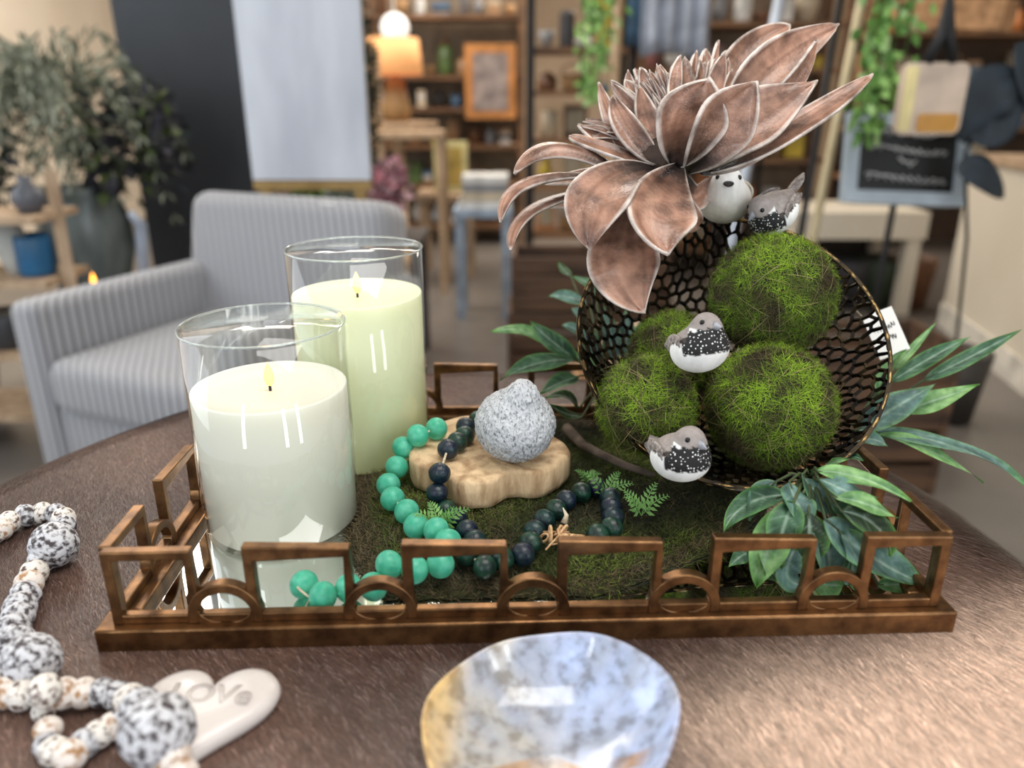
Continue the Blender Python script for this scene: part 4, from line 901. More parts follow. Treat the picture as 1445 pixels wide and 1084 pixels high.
# ---------------------------------------------------------------- background, left
m_black = mat('charcoal_panel', (38, 41, 46), (50, 53, 58), scale=2, rough=.5)
def pbox(px0, px1, py0, py1, t, dep=.05, mb=None):   # upright box whose front face spans these pixels at distance t
    a = P((px0 + px1)/2, (py0 + py1)/2, t); w_ = (px1 - px0)*t/FP; zt = P((px0 + px1)/2, py0, t); zb = P((px0 + px1)/2, py1, t)
    z1 = PY((px0 + px1)/2, py0, a.y).z; z0 = PY((px0 + px1)/2, py1, a.y).z
    return (mb or MB()).box((a.x, a.y + dep/2, (z0 + z1)/2), (w_, dep, z1 - z0))
def tbox(x0, x1, y, z0, z1, dep=.05, mb=None): return (mb or MB()).box(((x0 + x1)/2, y + dep/2, (z0 + z1)/2), (x1 - x0, dep, z1 - z0))
# charcoal partition standing on the floor
x0 = P(165, 60, 3.3).x; x1 = P(352, 130, 3.0).x; Yp = 3.38
xa = PY(168, 80, Yp).x; xb = PY(345, 100, Yp).x
tag(tbox(xa, xb, Yp, 0, 3.28, .16).build('partition_panel', m_black, smooth=False), 'tall charcoal partition panel behind the grey armchair', 'partition')
m_canvas = mat('pale_linen_canvas', (178, 182, 192), (206, 210, 218), scale=5, rough=.85, stretch=(1, 1, .3)); m_goldp = mat('brushed_gold', (150, 122, 76), (178, 148, 96), scale=8, rough=.4, metal=.6)
cvY = 2.85; t = thing('canvas_stand', 'large blank pale grey canvas on a slim gold stand', 'canvas', (PY(430, 250, cvY).x, cvY, 0))
cx0 = PY(345, 150, cvY).x; cx1 = PY(516, 150, cvY).x; zb = PY(430, 254, cvY).z
tbox(cx0, cx1, cvY, zb, zb + 1.5, .04).build('canvas', m_canvas, t, smooth=False)
mb = MB(); tbox(cx0, cx1, cvY, zb - .035, zb - .004, .04, mb); tbox(cx0 + .02, cx0 + .06, cvY, 0, zb - .034, .04, mb); tbox(cx1 - .06, cx1 - .02, cvY, 0, zb - .034, .04, mb); mb.build('gold_frame', m_goldp, t, smooth=False)
# plants: big dark arrangement in a mottled vase on a side table
m_vase = mat('mottled_grey_ceramic', (34, 40, 40), (112, 122, 122), scale=7, rough=.3, stretch=(1, 1, .35)); m_lwood = mat('light_oak', (150, 124, 98), (186, 160, 132), scale=4, stretch=(6, 6, 1), rough=.6)
vY = 2.95; vx = PY(122, 330, vY).x; zt = PY(122, 262, vY).z; zb = PY(122, 432, vY).z
st = thing('side_table', 'low round side table behind the left arm of the armchair', 'side table', (vx, vY, 0)); MB().lathe([(0, zb - .03), (.2, zb - .03), (.2, zb), (0, zb)], (vx, vY, 0), 40).build('tabletop', m_tw, st, smooth='auto')
for k in range(3): a_ = 2*pi*k/3; MB().tube([(vx + .14*cos(a_), vY + .14*sin(a_), zb - .03), (vx + .18*cos(a_), vY + .18*sin(a_), 0)], .014, 8).build('leg', m_tw, st)
hv = zt - zb
tag(MB().lathe([(0, 0), (.09, 0), (.12, hv*.15), (.165, hv*.5), (.16, hv*.75), (.12, hv*.95), (.13, hv), (.12, hv), (.105, hv*.93), (0, hv*.5)], (vx, vY, zb), 40).build('vase', m_vase), 'large mottled grey green vase standing on the side table', 'vase')
m_fol = mat('background_foliage', (225, 225, 225), (255, 255, 255), scale=20, attr=1, rough=.7)
def leafball(mb, c, sp, n, ln, wd, pal, out=.8, seed=0, down=0, shell=.3):
    rs = random.Random(seed)
    for i in range(n):
        d = Vector((rs.gauss(0, 1), rs.gauss(0, 1), rs.gauss(0, 1))).normalized(); p = Vector(c) + Vector((d.x*sp[0], d.y*sp[1], d.z*sp[2]))*(shell + (1 - shell)*rs.random())
        t_ = vnorm(d*out + Vector((rs.gauss(0, .4), rs.gauss(0, .4), rs.gauss(0, .4) - down))); L_ = ln*rs.uniform(.6, 1.3); sd = vnorm(t_.cross(Vector((rs.gauss(0, 1), rs.gauss(0, 1), rs.gauss(0, 1))))); up = sd.cross(t_)
        q = p + t_*L_; m_ = p + t_*L_*.5 + up*L_*.1; ww = wd*rs.uniform(.7, 1.2); c_ = pal[rs.randrange(len(pal))]; k = rs.uniform(.7, 1.25); c_ = tuple(v*k for v in lin(c_))
        mb.add([p, m_ + sd*ww/2, q, m_ - sd*ww/2, m_ + up*L_*.06], [(0, 1, 4), (1, 2, 4), (2, 3, 4), (3, 0, 4)], c_)
    return mb
fx, fz = vx, zt + .04
ar = thing('dried_foliage_bouquet', 'olive grey drooping foliage bouquet in the mottled vase', 'artificial bouquet', (vx, vY, zt))
mb = MB(); ol = [(120, 124, 104), (96, 100, 80), (150, 152, 132), (74, 80, 62)]
leafball(mb, (vx + .05, vY, zt + .26), (.22, .18, .22), 300, .10, .017, ol, 1, 1, .2)
rs = random.Random(4)
for i in range(44):   # arching fronds
    a_ = rs.uniform(0, 2*pi); q = rs.uniform(.2, .46); b_ = Vector((vx, vY, zt)); top = b_ + Vector((cos(a_)*q*.5, sin(a_)*q*.4, rs.uniform(.28, .52))); end = b_ + Vector((cos(a_)*q + .05, sin(a_)*q*.6, rs.uniform(-.2, .3)))
    for s in range(24):
        u = s/24; p, tg_ = bez(b_, top, end, u)
        if u < .25: continue
        for sg in (-1, 1):
            d = vnorm(vnorm(tg_) + Vector((sg*.5, rs.gauss(0, .3), -.1))); q2 = p + d*.05; m2 = p + d*.025 + Vector((.006*sg, 0, 0)); c_ = lin(ol[rs.randrange(4)]); sd = vnorm(d.cross(VC))*.006
            mb.add([p, m2 + sd, q2, m2 - sd], [(0, 1, 2, 3)], c_)
mb.build('foliage', m_fol, ar)
mb = MB(); leafball(mb, (vx + .20, vY + .02, zt + .16), (.20, .16, .22), 420, .06, .04, [(22, 24, 28), (34, 34, 40), (46, 44, 54), (20, 30, 28), (70, 84, 36)], .6, 7); mb.build('dark_blooms', m_fol, ar)
mb = MB(); leafball(mb, (PY(-40, 235, vY).x, vY - .15, PY(-5, 215, vY).z), (.24, .16, .24), 500, .07, .045, [(22, 26, 30), (28, 38, 38), (36, 52, 48), (18, 20, 26), (84, 110, 60), (150, 140, 120)], .6, 9)
px_ = PY(-70, 300, vY).x
mb.tube([(px_, vY - .15, .35), (px_, vY - .15, PY(20, 200, vY).z)], .012, 6); pl = thing('dark_leaf_bouquet', 'very dark leafy bouquet at the far left edge of the photo', 'artificial bouquet', (px_, vY - .15, .0)); mb.build('foliage', m_fol, pl)
MB().lathe([(0, 0), (.10, 0), (.13, .2), (.08, .45), (.09, .5)], (px_, vY - .15, 0), 24).build('floor_vase', m_vase, pl)
# ladder shelf at the far left with small things on it
sY = 2.35; t = thing('ladder_shelf', 'light oak ladder shelf at the far left behind the armchair', 'shelf', (PY(20, 400, sY).x, sY, 0))
xs0 = PY(-160, 350, sY).x; xr = PY(72, 380, sY).x; lt = PY(22, 250, sY)
MB().beam((xr + .04, sY, 0), (lt.x, sY + .18, lt.z), .035, .05).build('side_rail', m_lwood, t, smooth=False); MB().beam((xs0 - .0, sY, 0), (xs0, sY + .18, lt.z), .035, .05).build('side_rail', m_lwood, t, smooth=False)
SH = []
for py in (312, 402, 505, 590):
    z = PY(30, py, sY).z; SH.append(z); MB().box(((xs0 + xr)/2 - .02, sY + .12, z), (xr - xs0, .26, .022)).build('shelf_board', m_lwood, t, smooth=False)
def vase(x, y, z, h, r, c, label, cat='vase', grp=None, nm='vase', rough=.35):
    pr = R.choice([[(0, 0), (.6, 0), (1, .35), (.9, .6), (.35, .8), (.45, 1), (.3, 1), (.2, .8), (0, .5)], [(0, 0), (.5, 0), (.8, .3), (1, .65), (.7, .95), (.8, 1), (.6, .97), (0, .5)], [(0, 0), (.9, 0), (1, .1), (1, .9), (.9, 1), (.8, .95), (0, .9)]])
    o = MB().lathe([(a*r, b*h) for a, b in pr], (x, y, z), 20).build(nm, sm(c, rough)); tag(o, label, cat, grp); return o
p = PY(28, 392, sY); vase(p.x, sY + .1, SH[1] + .011, .13, .055, (40, 98, 140), 'small blue vase on the ladder shelf at the far left')
p = PY(6, 392, sY); vase(p.x - .02, sY + .1, SH[1] + .011, .17, .05, (196, 196, 190), 'white figurine-like vase left of the blue vase')
p = PY(15, 300, sY); vase(p.x, sY + .1, SH[0] + .011, .11, .05, (90, 92, 100), 'grey pot on the ladder shelf above the blue vase')
p = PY(-10, 500, sY); vase(p.x, sY + .1, SH[2] + .011, .12, .07, (58, 58, 60), 'charcoal pot on the lower ladder shelf')
# small candles added for two flame reflections, and a grey curved ornament
for px, lb_ in ((133, 'tiny candle standing in for a flame reflection on the left, behind the armchair arm'), (194, 'tiny candle standing in for a flame reflection on the right, behind the armchair arm')):
    q = PY(px, 402, 2.50); o = thing('reflection_candle', lb_, 'candle', (q.x, 2.50, 0)); MB().lathe([(0, q.z - .05), (.03, q.z - .05), (.03, q.z), (0, q.z)], (q.x, 2.50, 0), 20).build('wax', m_waxf, o)
    MB().lathe([(0, 0), (.005, .008), (.007, .018), (0, .042)], (q.x, 2.50, q.z), 10).build('flame', m_flame, o)
    MB().lathe([(.05, 0), (.05, .01), (.008, .02), (.008, q.z - .055), (.03, q.z - .05)], (q.x, 2.50, 0), 20).build('tall_stand', sm((70, 66, 64)), o)
q0 = PY(183, 300, 2.6); q1 = PY(203, 385, 2.6)
tag(MB().tube([Vector((q0.x, 2.6, q0.z)), Vector((q0.x + .03, 2.6, q0.z - .04)), Vector((q1.x, 2.6, q1.z)), Vector((q1.x + .02, 2.6, 0))], [.012, .02, .02, .02], 10).build('curved_floor_stand', sm((150, 158, 172))), 'slim pale grey curved stand between the vase and the armchair', 'stand')
# table with pink flowers and greenery behind the armchair
gY = 3.35; zt = PY(470, 330, gY).z; t = thing('console_table', 'dark console table carrying pink flowers behind the armchair', 'console table', (PY(495, 320, gY).x, gY, 0))
xa, xb = PY(415, 330, gY).x, PY(600, 330, gY).x
MB().box(((xa + xb)/2, gY, zt - .015), (xb - xa, .34, .03)).build('tabletop', sm((64, 58, 56)), t, smooth=False)
for a_ in (xa + .03, xb - .03):
    for b_ in (-.13, .13): MB().box((a_, gY + b_, (zt - .03)/2), (.035, .035, zt - .03)).build('leg', sm((64, 58, 56)), t, smooth=False)
def bouquet(nm, px, w_, h_, pal, label, n, seed, pot, cat='potted plant', Y=None, ln=.05, wd=.03, zb=None):
    Y = Y or gY; x = PY(px, 300, Y).x; zb = zb or zt; o = thing(nm, label, cat, (x, Y, zb)); MB().lathe([(0, 0), (.04, 0), (.06, .09), (.05, .09), (0, .06)], (x, Y, zb), 18).build('pot', sm(pot), o)
    mb = MB(); mb.tube([(x, Y, zb + .05), (x, Y, zb + .09 + h_*.5)], .006, 6); leafball(mb, (x, Y, zb + .09 + h_*.5), (w_/2, w_/2.4, h_/2), n, ln, wd, pal, .8, seed); mb.build('foliage', m_fol, o)
bouquet('pink_flower_bouquet', 546, .19, .22, [(220, 160, 172), (232, 190, 198), (190, 130, 142), (140, 110, 116)], 'dusty pink flower bouquet right of the pale canvas', 420, 2, (120, 110, 110), 'flowers', ln=.045, wd=.04)
bouquet('potted_greenery', 436, .11, .14, [(110, 146, 70), (80, 110, 52), (140, 170, 96)], 'small green potted plant below the pale canvas', 160, 3, (150, 150, 148))
bouquet('potted_succulent', 486, .12, .14, [(150, 166, 160), (120, 140, 130), (176, 186, 182), (90, 110, 80)], 'silvery succulent in a pot between the greenery and pink flowers', 200, 5, (130, 130, 132))
bouquet('moss_garland_column', 524, .10, .95, [(46, 50, 24), (64, 66, 36), (38, 36, 22)], 'tall dark mossy topiary column at the right edge of the canvas', 900, 8, (60, 56, 54), 'topiary', ln=.03, wd=.02, zb=zt)

# ---------------------------------------------------------------- background shelving with goods
m_bark2 = mat('rustic_shelf_wood', (84, 60, 42), (138, 102, 72), scale=3, stretch=(1, 8, 8), rough=.65); m_iron = mat('black_iron', (22, 22, 24), (34, 34, 36), scale=8, rough=.5, metal=.5)
COLN = {'white': (218, 216, 212), 'cream': (206, 190, 164), 'tan': (176, 140, 104), 'brown': (112, 76, 52), 'grey': (140, 140, 142), 'charcoal': (58, 58, 62), 'green': (96, 122, 70), 'yellow': (206, 176, 62), 'orange': (204, 128, 70), 'blue': (92, 126, 160), 'black': (28, 28, 30), 'rose': (164, 112, 110), 'silver': (170, 178, 188)}
ORD = ['first', 'second', 'third', 'fourth', 'fifth', 'sixth', 'seventh', 'eighth', 'ninth', 'tenth', 'eleventh', 'twelfth', 'thirteenth', 'fourteenth', 'fifteenth', 'sixteenth']
def goods(unit, shelfname, x0, x1, y, z, hmax, seed, dens=1.0, pal=None):
    rs = random.Random(seed); x = x0 + .02; k = 0; g = f'goods on the {shelfname} of the {unit}'
    while x < x1 - .06:
        kind = rs.choice(['vase', 'box', 'frame', 'jar', 'candle', 'book_stack', 'basket', 'bowl', 'vase', 'figurine']); cn = rs.choice(pal or ['white', 'cream', 'tan', 'brown', 'grey', 'charcoal', 'green', 'yellow', 'orange', 'blue', 'white', 'tan', 'brown', 'rose', 'silver']); c = COLN[cn]
        w_ = rs.uniform(.07, .16); 
        if x + w_ > x1: break
        h = min(hmax*rs.uniform(.45, .92), w_*rs.uniform(1.0, 2.2)); cx = x + w_/2; yy = y + rs.uniform(-.05, .05); r = w_/2*.95; b = (cx, yy, z + .001)
        n = ORD[k] if k < 16 else 'last'; lab = f'{cn} {kind.replace("_", " ")}, {n} from left, {shelfname} of the {unit}'; k += 1
        if kind == 'vase': vase(*b, h, r, c, lab, grp=g)
        elif kind == 'box': tag(MB().box((cx, yy, z + .001 + h/2), (w_*.9, .12, h)).build('box', sm(c), smooth=False, bevel=.004), lab, 'box', g)
        elif kind == 'frame':
            o = thing('picture_frame', lab.replace('frame', 'picture frame'), 'picture frame', b, g); MB().box((cx, yy, z + .001 + h/2), (w_*.9, .02, h)).build('frame', sm(c), o, smooth=False, bevel=.003); MB().box((cx, yy - .011, z + .001 + h/2), (w_*.66, .004, h*.72)).build('picture', sm(rs.choice([(150, 150, 140), (190, 176, 150), (96, 104, 110)])), o, smooth=False)
        elif kind == 'jar':
            o = thing('lidded_jar', lab, 'jar', b, g); MB().lathe([(0, 0), (r*.9, 0), (r, h*.15), (r, h*.7), (r*.6, h*.82), (0, h*.82)], b, 18).build('body', sm(c, .3), o); MB().lathe([(r*.65, h*.82), (r*.65, h*.9), (r*.2, h*.93), (r*.15, h), (0, h)], b, 18).build('lid', sm(COLN['brown']), o)
        elif kind == 'candle':
            o = thing('pillar_candle', lab, 'candle', b, g); MB().lathe([(0, 0), (r*.7, 0), (r*.7, h*.96), (r*.6, h*.98), (0, h*.95)], b, 18).build('wax', sm(c, .5), o); MB().tube([Vector(b) + Vector((0, 0, h*.95)), Vector(b) + Vector((0, 0, h))], .003, 5).build('wick', m_wick, o)
        elif kind == 'book_stack':
            zz = z + .001
            for q in range(rs.randint(2, 4)):
                cc = rs.choice(['white', 'cream', 'tan', 'grey', 'blue', 'charcoal']); hh = rs.uniform(.02, .035); ww = w_*rs.uniform(.8, .98); pos = ['bottom', 'second', 'third', 'top'][q]
                tag(MB().box((cx, yy, zz + hh/2), (ww, .13, hh)).build('book', sm(COLN[cc]), smooth=False, bevel=.002), f'{cc} book, {pos} in pile {n} from left, {shelfname}, {unit}', 'book', g); zz += hh + .0005
        elif kind == 'basket':
            o = thing('woven_basket', lab, 'basket', b, g); h2 = h*.6; MB().lathe([(0, 0), (r*.8, 0), (r, h2), (r*.93, h2), (r*.74, .01), (0, .01)], b, 20).build('body', mat('wicker', (120, 88, 56), (186, 148, 104), scale=60, stretch=(1, 1, 3), rough=.8, bump=.6) if 'wk' not in globals() else wk, o); MB().tube([Vector(b) + Vector((r*cos(pi*i/14)*.95, 0, h2 + (h - h2)*sin(pi*i/14))) for i in range(15)], .005, 6).build('handle', m_bark2, o)
        elif kind == 'bowl': tag(MB().lathe([(0, 0), (r*.4, 0), (r*.8, h*.2), (r, h*.5), (r*.93, h*.5), (r*.7, h*.22), (0, h*.08)], b, 20).build('bowl', sm(c, .3)), lab, 'bowl', g)
        else: tag(MB().sph((cx, yy, z + .001 + h*.32), r*.8, 16, 10, sc=(1, .8, h*.32/(r*.8))).sph((cx + .1*r, yy, z + h*.76), r*.45, 14, 10, sc=(1, 1, h*.24/(r*.45))).build('figurine', sm(c, .5)), lab, 'figurine', g)
        x += w_ + rs.uniform(.0, .05)/dens
wk = mat('wicker', (120, 88, 56), (186, 148, 104), scale=60, stretch=(1, 1, 3), rough=.8, bump=.6)
SN = ['top shelf', 'upper shelf', 'middle shelf', 'lower shelf', 'bottom shelf', 'floor shelf']
def rack(nm, label, unit, px0, px1, Y, pys, m, mp_, seed, ztop=2.0, dep=.36, back=None, pal=None, post=.04, skip=()):
    xa = PY(px0, 250, Y).x; xb = PY(px1, 250, Y).x; o = thing(nm, label, 'shelving unit', ((xa + xb)/2, Y, 0))
    for a_ in (xa, xb):
        for b_ in (0, dep): MB().box((a_, Y + b_, ztop/2), (post, post, ztop)).build('post', mp_, o, smooth=False)
    zs = [PY((px0 + px1)/2, p_, Y).z for p_ in pys]
    for z in zs: MB().box(((xa + xb)/2, Y + dep/2, z - .0151), (xb - xa - post, dep, .03)).build('shelf_board', m, o, smooth=False)
    if back: MB().box(((xa + xb)/2, Y + dep + post/2 + .011, ztop/2), (xb - xa, .02, ztop)).build('back_panel', back, o, smooth=False)
    for i, z in enumerate(zs):
        up = (zs[i - 1] if i else ztop) - z - .04
        if i not in skip: goods(unit, SN[i], xa + post/2, xb - post/2, Y + dep/2, z, max(.08, up), seed*10 + i, pal=pal)
rack('shelving_unit', 'tall rustic wood hutch full of decor in the far centre left', 'far wooden hutch', 532, 735, 6.2, (20, 106, 152, 205, 262, 318), m_bark2, m_bark2, 3, 2.2, back=sm((140, 124, 104)))
rack('shelving_unit', 'black iron shop rack left of the flower', 'black iron rack', 748, 884, 4.6, (66, 128, 196, 262, 330, 400), m_bark2, m_iron, 5, 2.05, pal=['cream', 'tan', 'brown', 'yellow', 'grey', 'charcoal', 'white', 'orange', 'brown', 'rose'])
rack('shelving_unit', 'wide wooden shop rack behind the flower', 'rack behind the flower', 898, 1168, 5.2, (30, 96, 160, 224, 288, 350), m_bark2, m_bark2, 8, 2.1, back=sm((130, 108, 88)))
rack('shelving_unit', 'dark wooden wall unit at the upper right', 'upper right wall unit', 1196, 1500, 6.0, (44, 110, 180, 250), m_bark2, m_bark2, 12, 2.3, back=sm((70, 50, 34)), pal=['brown', 'tan', 'orange', 'yellow', 'green', 'cream', 'charcoal'])
# low crates under the flower
m_crate = mat('dark_crate_wood', (54, 38, 28), (96, 70, 50), scale=3, stretch=(1, 8, 8), rough=.7)
def crate(px, Y, z, w_, h, label, c=(116, 78, 50)):
    x = PY(px, 400, Y).x; o = thing('wooden_crate', label, 'crate', (x, Y, z), 'wooden crates on the floor behind the table'); mm = m_crate
    for s in (-1, 1):
        for k in range(3): MB().box((x, Y + s*.14, z + h*(k + .5)/3), (w_, .014, h/3*.8)).build('slat', mm, o, smooth=False)
        MB().box((x + s*w_/2, Y, z + h/2), (.02, .30, h)).build('end_panel', mm, o, smooth=False)
    MB().box((x, Y, z + .012), (w_ - .02, .26, .016)).build('bottom', mm, o, smooth=False)
crate(775, 3.3, 0, .34, .26, 'wooden crate on the floor seen left below the flower, bottom one'); crate(780, 3.3, .262, .34, .24, 'wooden crate stacked on the bottom crate left below the flower')
crate(880, 3.7, 0, .40, .26, 'wooden crate on the floor behind the left of the bowl'); crate(880, 3.7, .262, .36, .24, 'upper wooden crate behind the left of the bowl')
crate(1225, 2.2, 0, .44, .30, 'low pinkish wooden crate on the floor right of the bowl'); crate(1225, 2.2, .302, .44, .16, 'shallow crate on top, right of the bowl')
# basket of cut logs seen through the bowl
bx0 = PY(935, 380, 2.2).x; o = thing('log_basket', 'low basket of pale cut logs seen through the openwork bowl', 'basket', (bx0, 2.2, 0))
MB().lathe([(0, 0), (.2, 0), (.25, .34), (.235, .34), (.19, .02), (0, .02)], (bx0, 2.2, 0), 32).build('body', wk, o)
lgm = mat('cut_log_end', (170, 140, 112), (206, 180, 152), scale=20, rough=.8)
for i in range(16):
    a_ = i*2.4; q = .048*sqrt(i); tag(MB().tube([(bx0 + q*cos(a_), 2.2 + q*sin(a_), .03), (bx0 + q*cos(a_)*1.03, 2.2 + q*sin(a_)*1.03, .42 + .05*sin(i*2.2))], .036, 12).build('cut_log', lgm, smooth='auto'), 'pale round cut log standing in the basket behind the bowl', 'log', 'cut logs in the basket behind the bowl')
# hanging garlands
def garland(px, w_, py_bot, Y, label, seed, top=3.0, pal=((110, 156, 74), (140, 184, 100), (84, 128, 56), (160, 196, 130))):
    x = PY(px, 100, Y).x; zb = PY(px, py_bot, Y).z; o = thing('hanging_garland', label, 'hanging garland', (x, Y, zb), 'hanging green leaf garlands'); mb = MB(); rs = random.Random(seed)
    n = int((top - zb)*(230 + 700*w_))
    for i in range(4): 
        xx = x + w_*(i - 1.5)*.22; mb.tube([(xx, Y, top), (xx + .01, Y, zb + .1*rs.random())], .003, 5, c=lin((70, 96, 50)))
    for i in range(n):
        z = rs.uniform(zb, top); k = 1 if z > zb + .2 else .45 + .55*(z - zb)/.2; p = Vector((x + rs.gauss(0, .25)*w_*k, Y + rs.gauss(0, .03), z)); d = vnorm(Vector((rs.gauss(0, .7), rs.gauss(-.3, .5), -1))); L_ = rs.uniform(.035, .06); sd = vnorm(d.cross(Vector((rs.gauss(0, .5), 1, rs.gauss(0, .3)))))*.014; m_ = p + d*L_*.5
        c_ = lin(pal[rs.randrange(len(pal))]); mb.add([p, m_ + sd, p + d*L_, m_ - sd], [(0, 1, 2, 3)], c_)
    mb.build('leaves', m_fol, o); MB().tube([(x, Y, top), (x, Y, 3.3)], .003, 5).build('hook_cord', m_cord, o)
garland(838, .20, 140, 3.9, 'green leaf garland hanging just left of the flower top', 1)
garland(1243, .17, 190, 2.55, 'larger green leaf garland hanging left of the chalkboard', 2)
# lamp and globe
lY = 5.6; lx = PY(557, 100, lY).x; z0 = PY(557, 150, lY).z
o = thing('table_lamp', 'table lamp with a peach coloured drum shade right of the canvas', 'lamp', (lx, lY, 0)); zs0 = PY(557, 105, lY).z; zs1 = PY(557, 54, lY).z
MB().lathe([(.19, zs0), (.165, zs1), (.163, zs1), (.188, zs0)], (lx, lY, 0), 32).build('lamp_shade', mat('peach_shade', (226, 168, 112), rough=.8, emit=(255, 176, 110), es=.45), o)
MB().lathe([(0, z0 - .1), (.08, z0 - .1), (.10, z0 - .02), (.06, zs0 - .04), (.012, zs0 - .02), (.012, zs1 - .03)], (lx, lY, 0), 24).build('base', sm((150, 116, 74)), o)
t = thing('pedestal_table', 'small pedestal table under the peach lamp', 'table', (lx, lY, 0)); MB().lathe([(0, z0 - .13), (.28, z0 - .13), (.28, z0 - .101), (0, z0 - .101)], (lx, lY, 0), 30).build('tabletop', m_lwood, t, smooth='auto'); MB().lathe([(.2, 0), (.2, .02), (.04, .05), (.04, z0 - .13)], (lx, lY, 0), 20).build('pedestal', m_lwood, t)
q = PY(557, 40, 5.95); tag(MB().sph((q.x, 5.95, q.z), .10, 20, 14).tube([(q.x, 5.95, q.z), (q.x, 5.95, 3.3)], .004, 5).build('globe_pendant', mat('white_globe', (236, 236, 236), rough=.4, emit=(255, 250, 240), es=.6)), 'white globe pendant light above the peach lamp', 'lamp')
# pictures and small furniture in the centre
def picture(px0, px1, py0, py1, Y, fc, pc, label, lean=0):
    a, b = PY(px0, (py0 + py1)/2, Y), PY(px1, (py0 + py1)/2, Y); z1, z0 = PY(px0, py0, Y).z, PY(px0, py1, Y).z; o = thing('framed_picture', label, 'picture', ((a.x + b.x)/2, Y, z0)); tbox(a.x, b.x, Y, z0, z1, .03).build('frame', sm(fc), o, smooth=False, bevel=.004)
    w_ = (b.x - a.x)*.16; tbox(a.x + w_, b.x - w_, Y - .004, z0 + w_, z1 - w_, .006).build('picture', mat('picture_print', pc[0], pc[1], scale=9, rough=.6), o, smooth=False); return (a.x, b.x, z0, z1)
picture(656, 728, 62, 168, 6.145, (206, 140, 78), ((110, 100, 100), (170, 156, 150)), 'orange framed picture hung on the far wooden hutch')
r_ = picture(612, 660, 200, 270, 5.12, (206, 196, 140), ((120, 100, 40), (176, 150, 76)), 'pale yellow framed picture standing on the low bench')
def bench(px0, px1, Y, z, label, c, nm='wooden_bench', cat='bench'):
    a, b = PY(px0, 300, Y).x, PY(px1, 300, Y).x; o = thing(nm, label, cat, ((a + b)/2, Y, 0)); MB().box(((a + b)/2, Y + .05, z - .021), (b - a, .36, .04)).build('seat', sm(c), o, smooth=False)
    for u in (a + .04, b - .04):
        for v_ in (-.08, .18): MB().box((u, Y + v_, (z - .04)/2), (.04, .04, z - .04)).build('leg', sm(c), o, smooth=False)
bench(590, 672, 5.05, r_[2], 'low wooden bench holding the pale yellow picture', (176, 150, 122))
# chair with wooden seat near the canvas
c_x = PY(565, 200, 4.7).x; o = thing('wooden_chair', 'pale wooden side chair right of the canvas', 'chair', (c_x, 4.7, 0)); zc = PY(575, 184, 4.7).z; zc = min(zc, .95)
MB().box((c_x + .05, 4.7, zc - .02), (.40, .38, .035)).build('seat', m_lwood, o, smooth=False)
for u in (-.14, .24):
    for v_ in (-.16, .16): MB().box((c_x + u, 4.7 + v_, (zc - .037)/2), (.035, .035, zc - .037)).build('leg', m_lwood, o, smooth=False)
MB().box((c_x - .14, 4.72, zc + .22), (.03, .36, .44)).build('backrest', m_lwood, o, smooth=False)
for k, (py, w_, cc, lb_) in enumerate(((292, 72, 'white', 'bottom'), (278, 66, 'cream', 'second'), (265, 60, 'grey', 'third'), (252, 62, 'white', 'top'))):
    Y = 4.1; x = PY(685, py, Y).x; z = PY(685, 292, Y).z + k*.042; tag(MB().box((x, Y, z + .02), (w_*Y/FP*1.0, .2, .04)).build('book', sm(COLN[cc]), smooth=False, bevel=.003), f'{cc} large book, {lb_} of the pile on the pale blue stool', 'book', 'books piled on the pale blue stool')
z = PY(685, 292, 4.1).z; x = PY(682, 292, 4.1).x; o = thing('stool', 'pale blue painted stool carrying a pile of books', 'stool', (x, 4.1, 0)); MB().box((x, 4.1, z - .02), (.30, .26, .038)).build('seat', sm((158, 172, 190)), o, smooth=False)
for u in (-.12, .12):
    for v_ in (-.1, .1): MB().box((x + u, 4.1 + v_, (z - .04)/2), (.045, .045, z - .04)).build('leg', sm((158, 172, 190)), o, smooth=False)
# throws hanging top centre, poles
def cloth(px0, px1, py1, Y, c, label, top=2.4):
    a, b = PY(px0, 60, Y).x, PY(px1, 60, Y).x; z0 = PY(px0, py1, Y).z; o = MB().grid(lambda u, v: Vector((a + (b - a)*u, Y + .02*sin(u*26) + .01*sin(v*5), z0 + (top - z0)*v + .03*sin(u*4))), 40, 12).build('hanging_cloth', sm(c, .9), solid=.004); tag(o, label, 'throw', 'throws hanging above the flower')
cloth(904, 1000, 82, 4.3, (176, 184, 200), 'pale lilac grey throw hanging above the flower'); cloth(884, 906, 70, 4.35, (96, 130, 160), 'narrow blue throw hanging left of the pale one')
xa, xb = PY(875, 0, 4.3).x, PY(1100, 0, 4.3).x
o = thing('display_rail', 'black overhead display rail carrying the throws', 'display rail', ((xa + xb)/2, 4.3, 0)); MB().tube([(xa, 4.33, 2.4), (xb, 4.33, 2.4)], .014, 8).build('crossbar', m_iron, o)
for u in (xa, xb): MB().tube([(u, 4.33, 2.4), (u, 4.33, 0)], .014, 8).build('upright', m_iron, o)
def pole(pa, pb, Y, r, m, label, nm='leaning_pole'):
    a = PY(*pa, Y[0]); b = PY(*pb, Y[1]); d = (b - a); k = (0.0 - a.z)/d.z; g = a + d*k; tag(MB().tube([a + (a - g).normalized()*.3, g + Vector((0, 0, .0))], r, 10).build(nm, m), label, 'pole')
pole((1186, 0), (1140, 270), (2.9, 2.75), .012, m_iron, 'slim black pole standing right of the flower top')
pole((1216, 0), (1172, 215), (3.0, 2.9), .016, mat('bamboo', (176, 160, 124), (196, 182, 148), scale=10, rough=.5), 'pale bamboo pole right of the slim black pole')
pole((1100, 0), (1050, 250), (3.4, 3.2), .022, sm((196, 206, 220)), 'pale silver pole behind the flower')
pole((872, 0), (868, 110), (4.1, 4.05), .025, m_lwood, 'light wooden post left of the hanging throws')
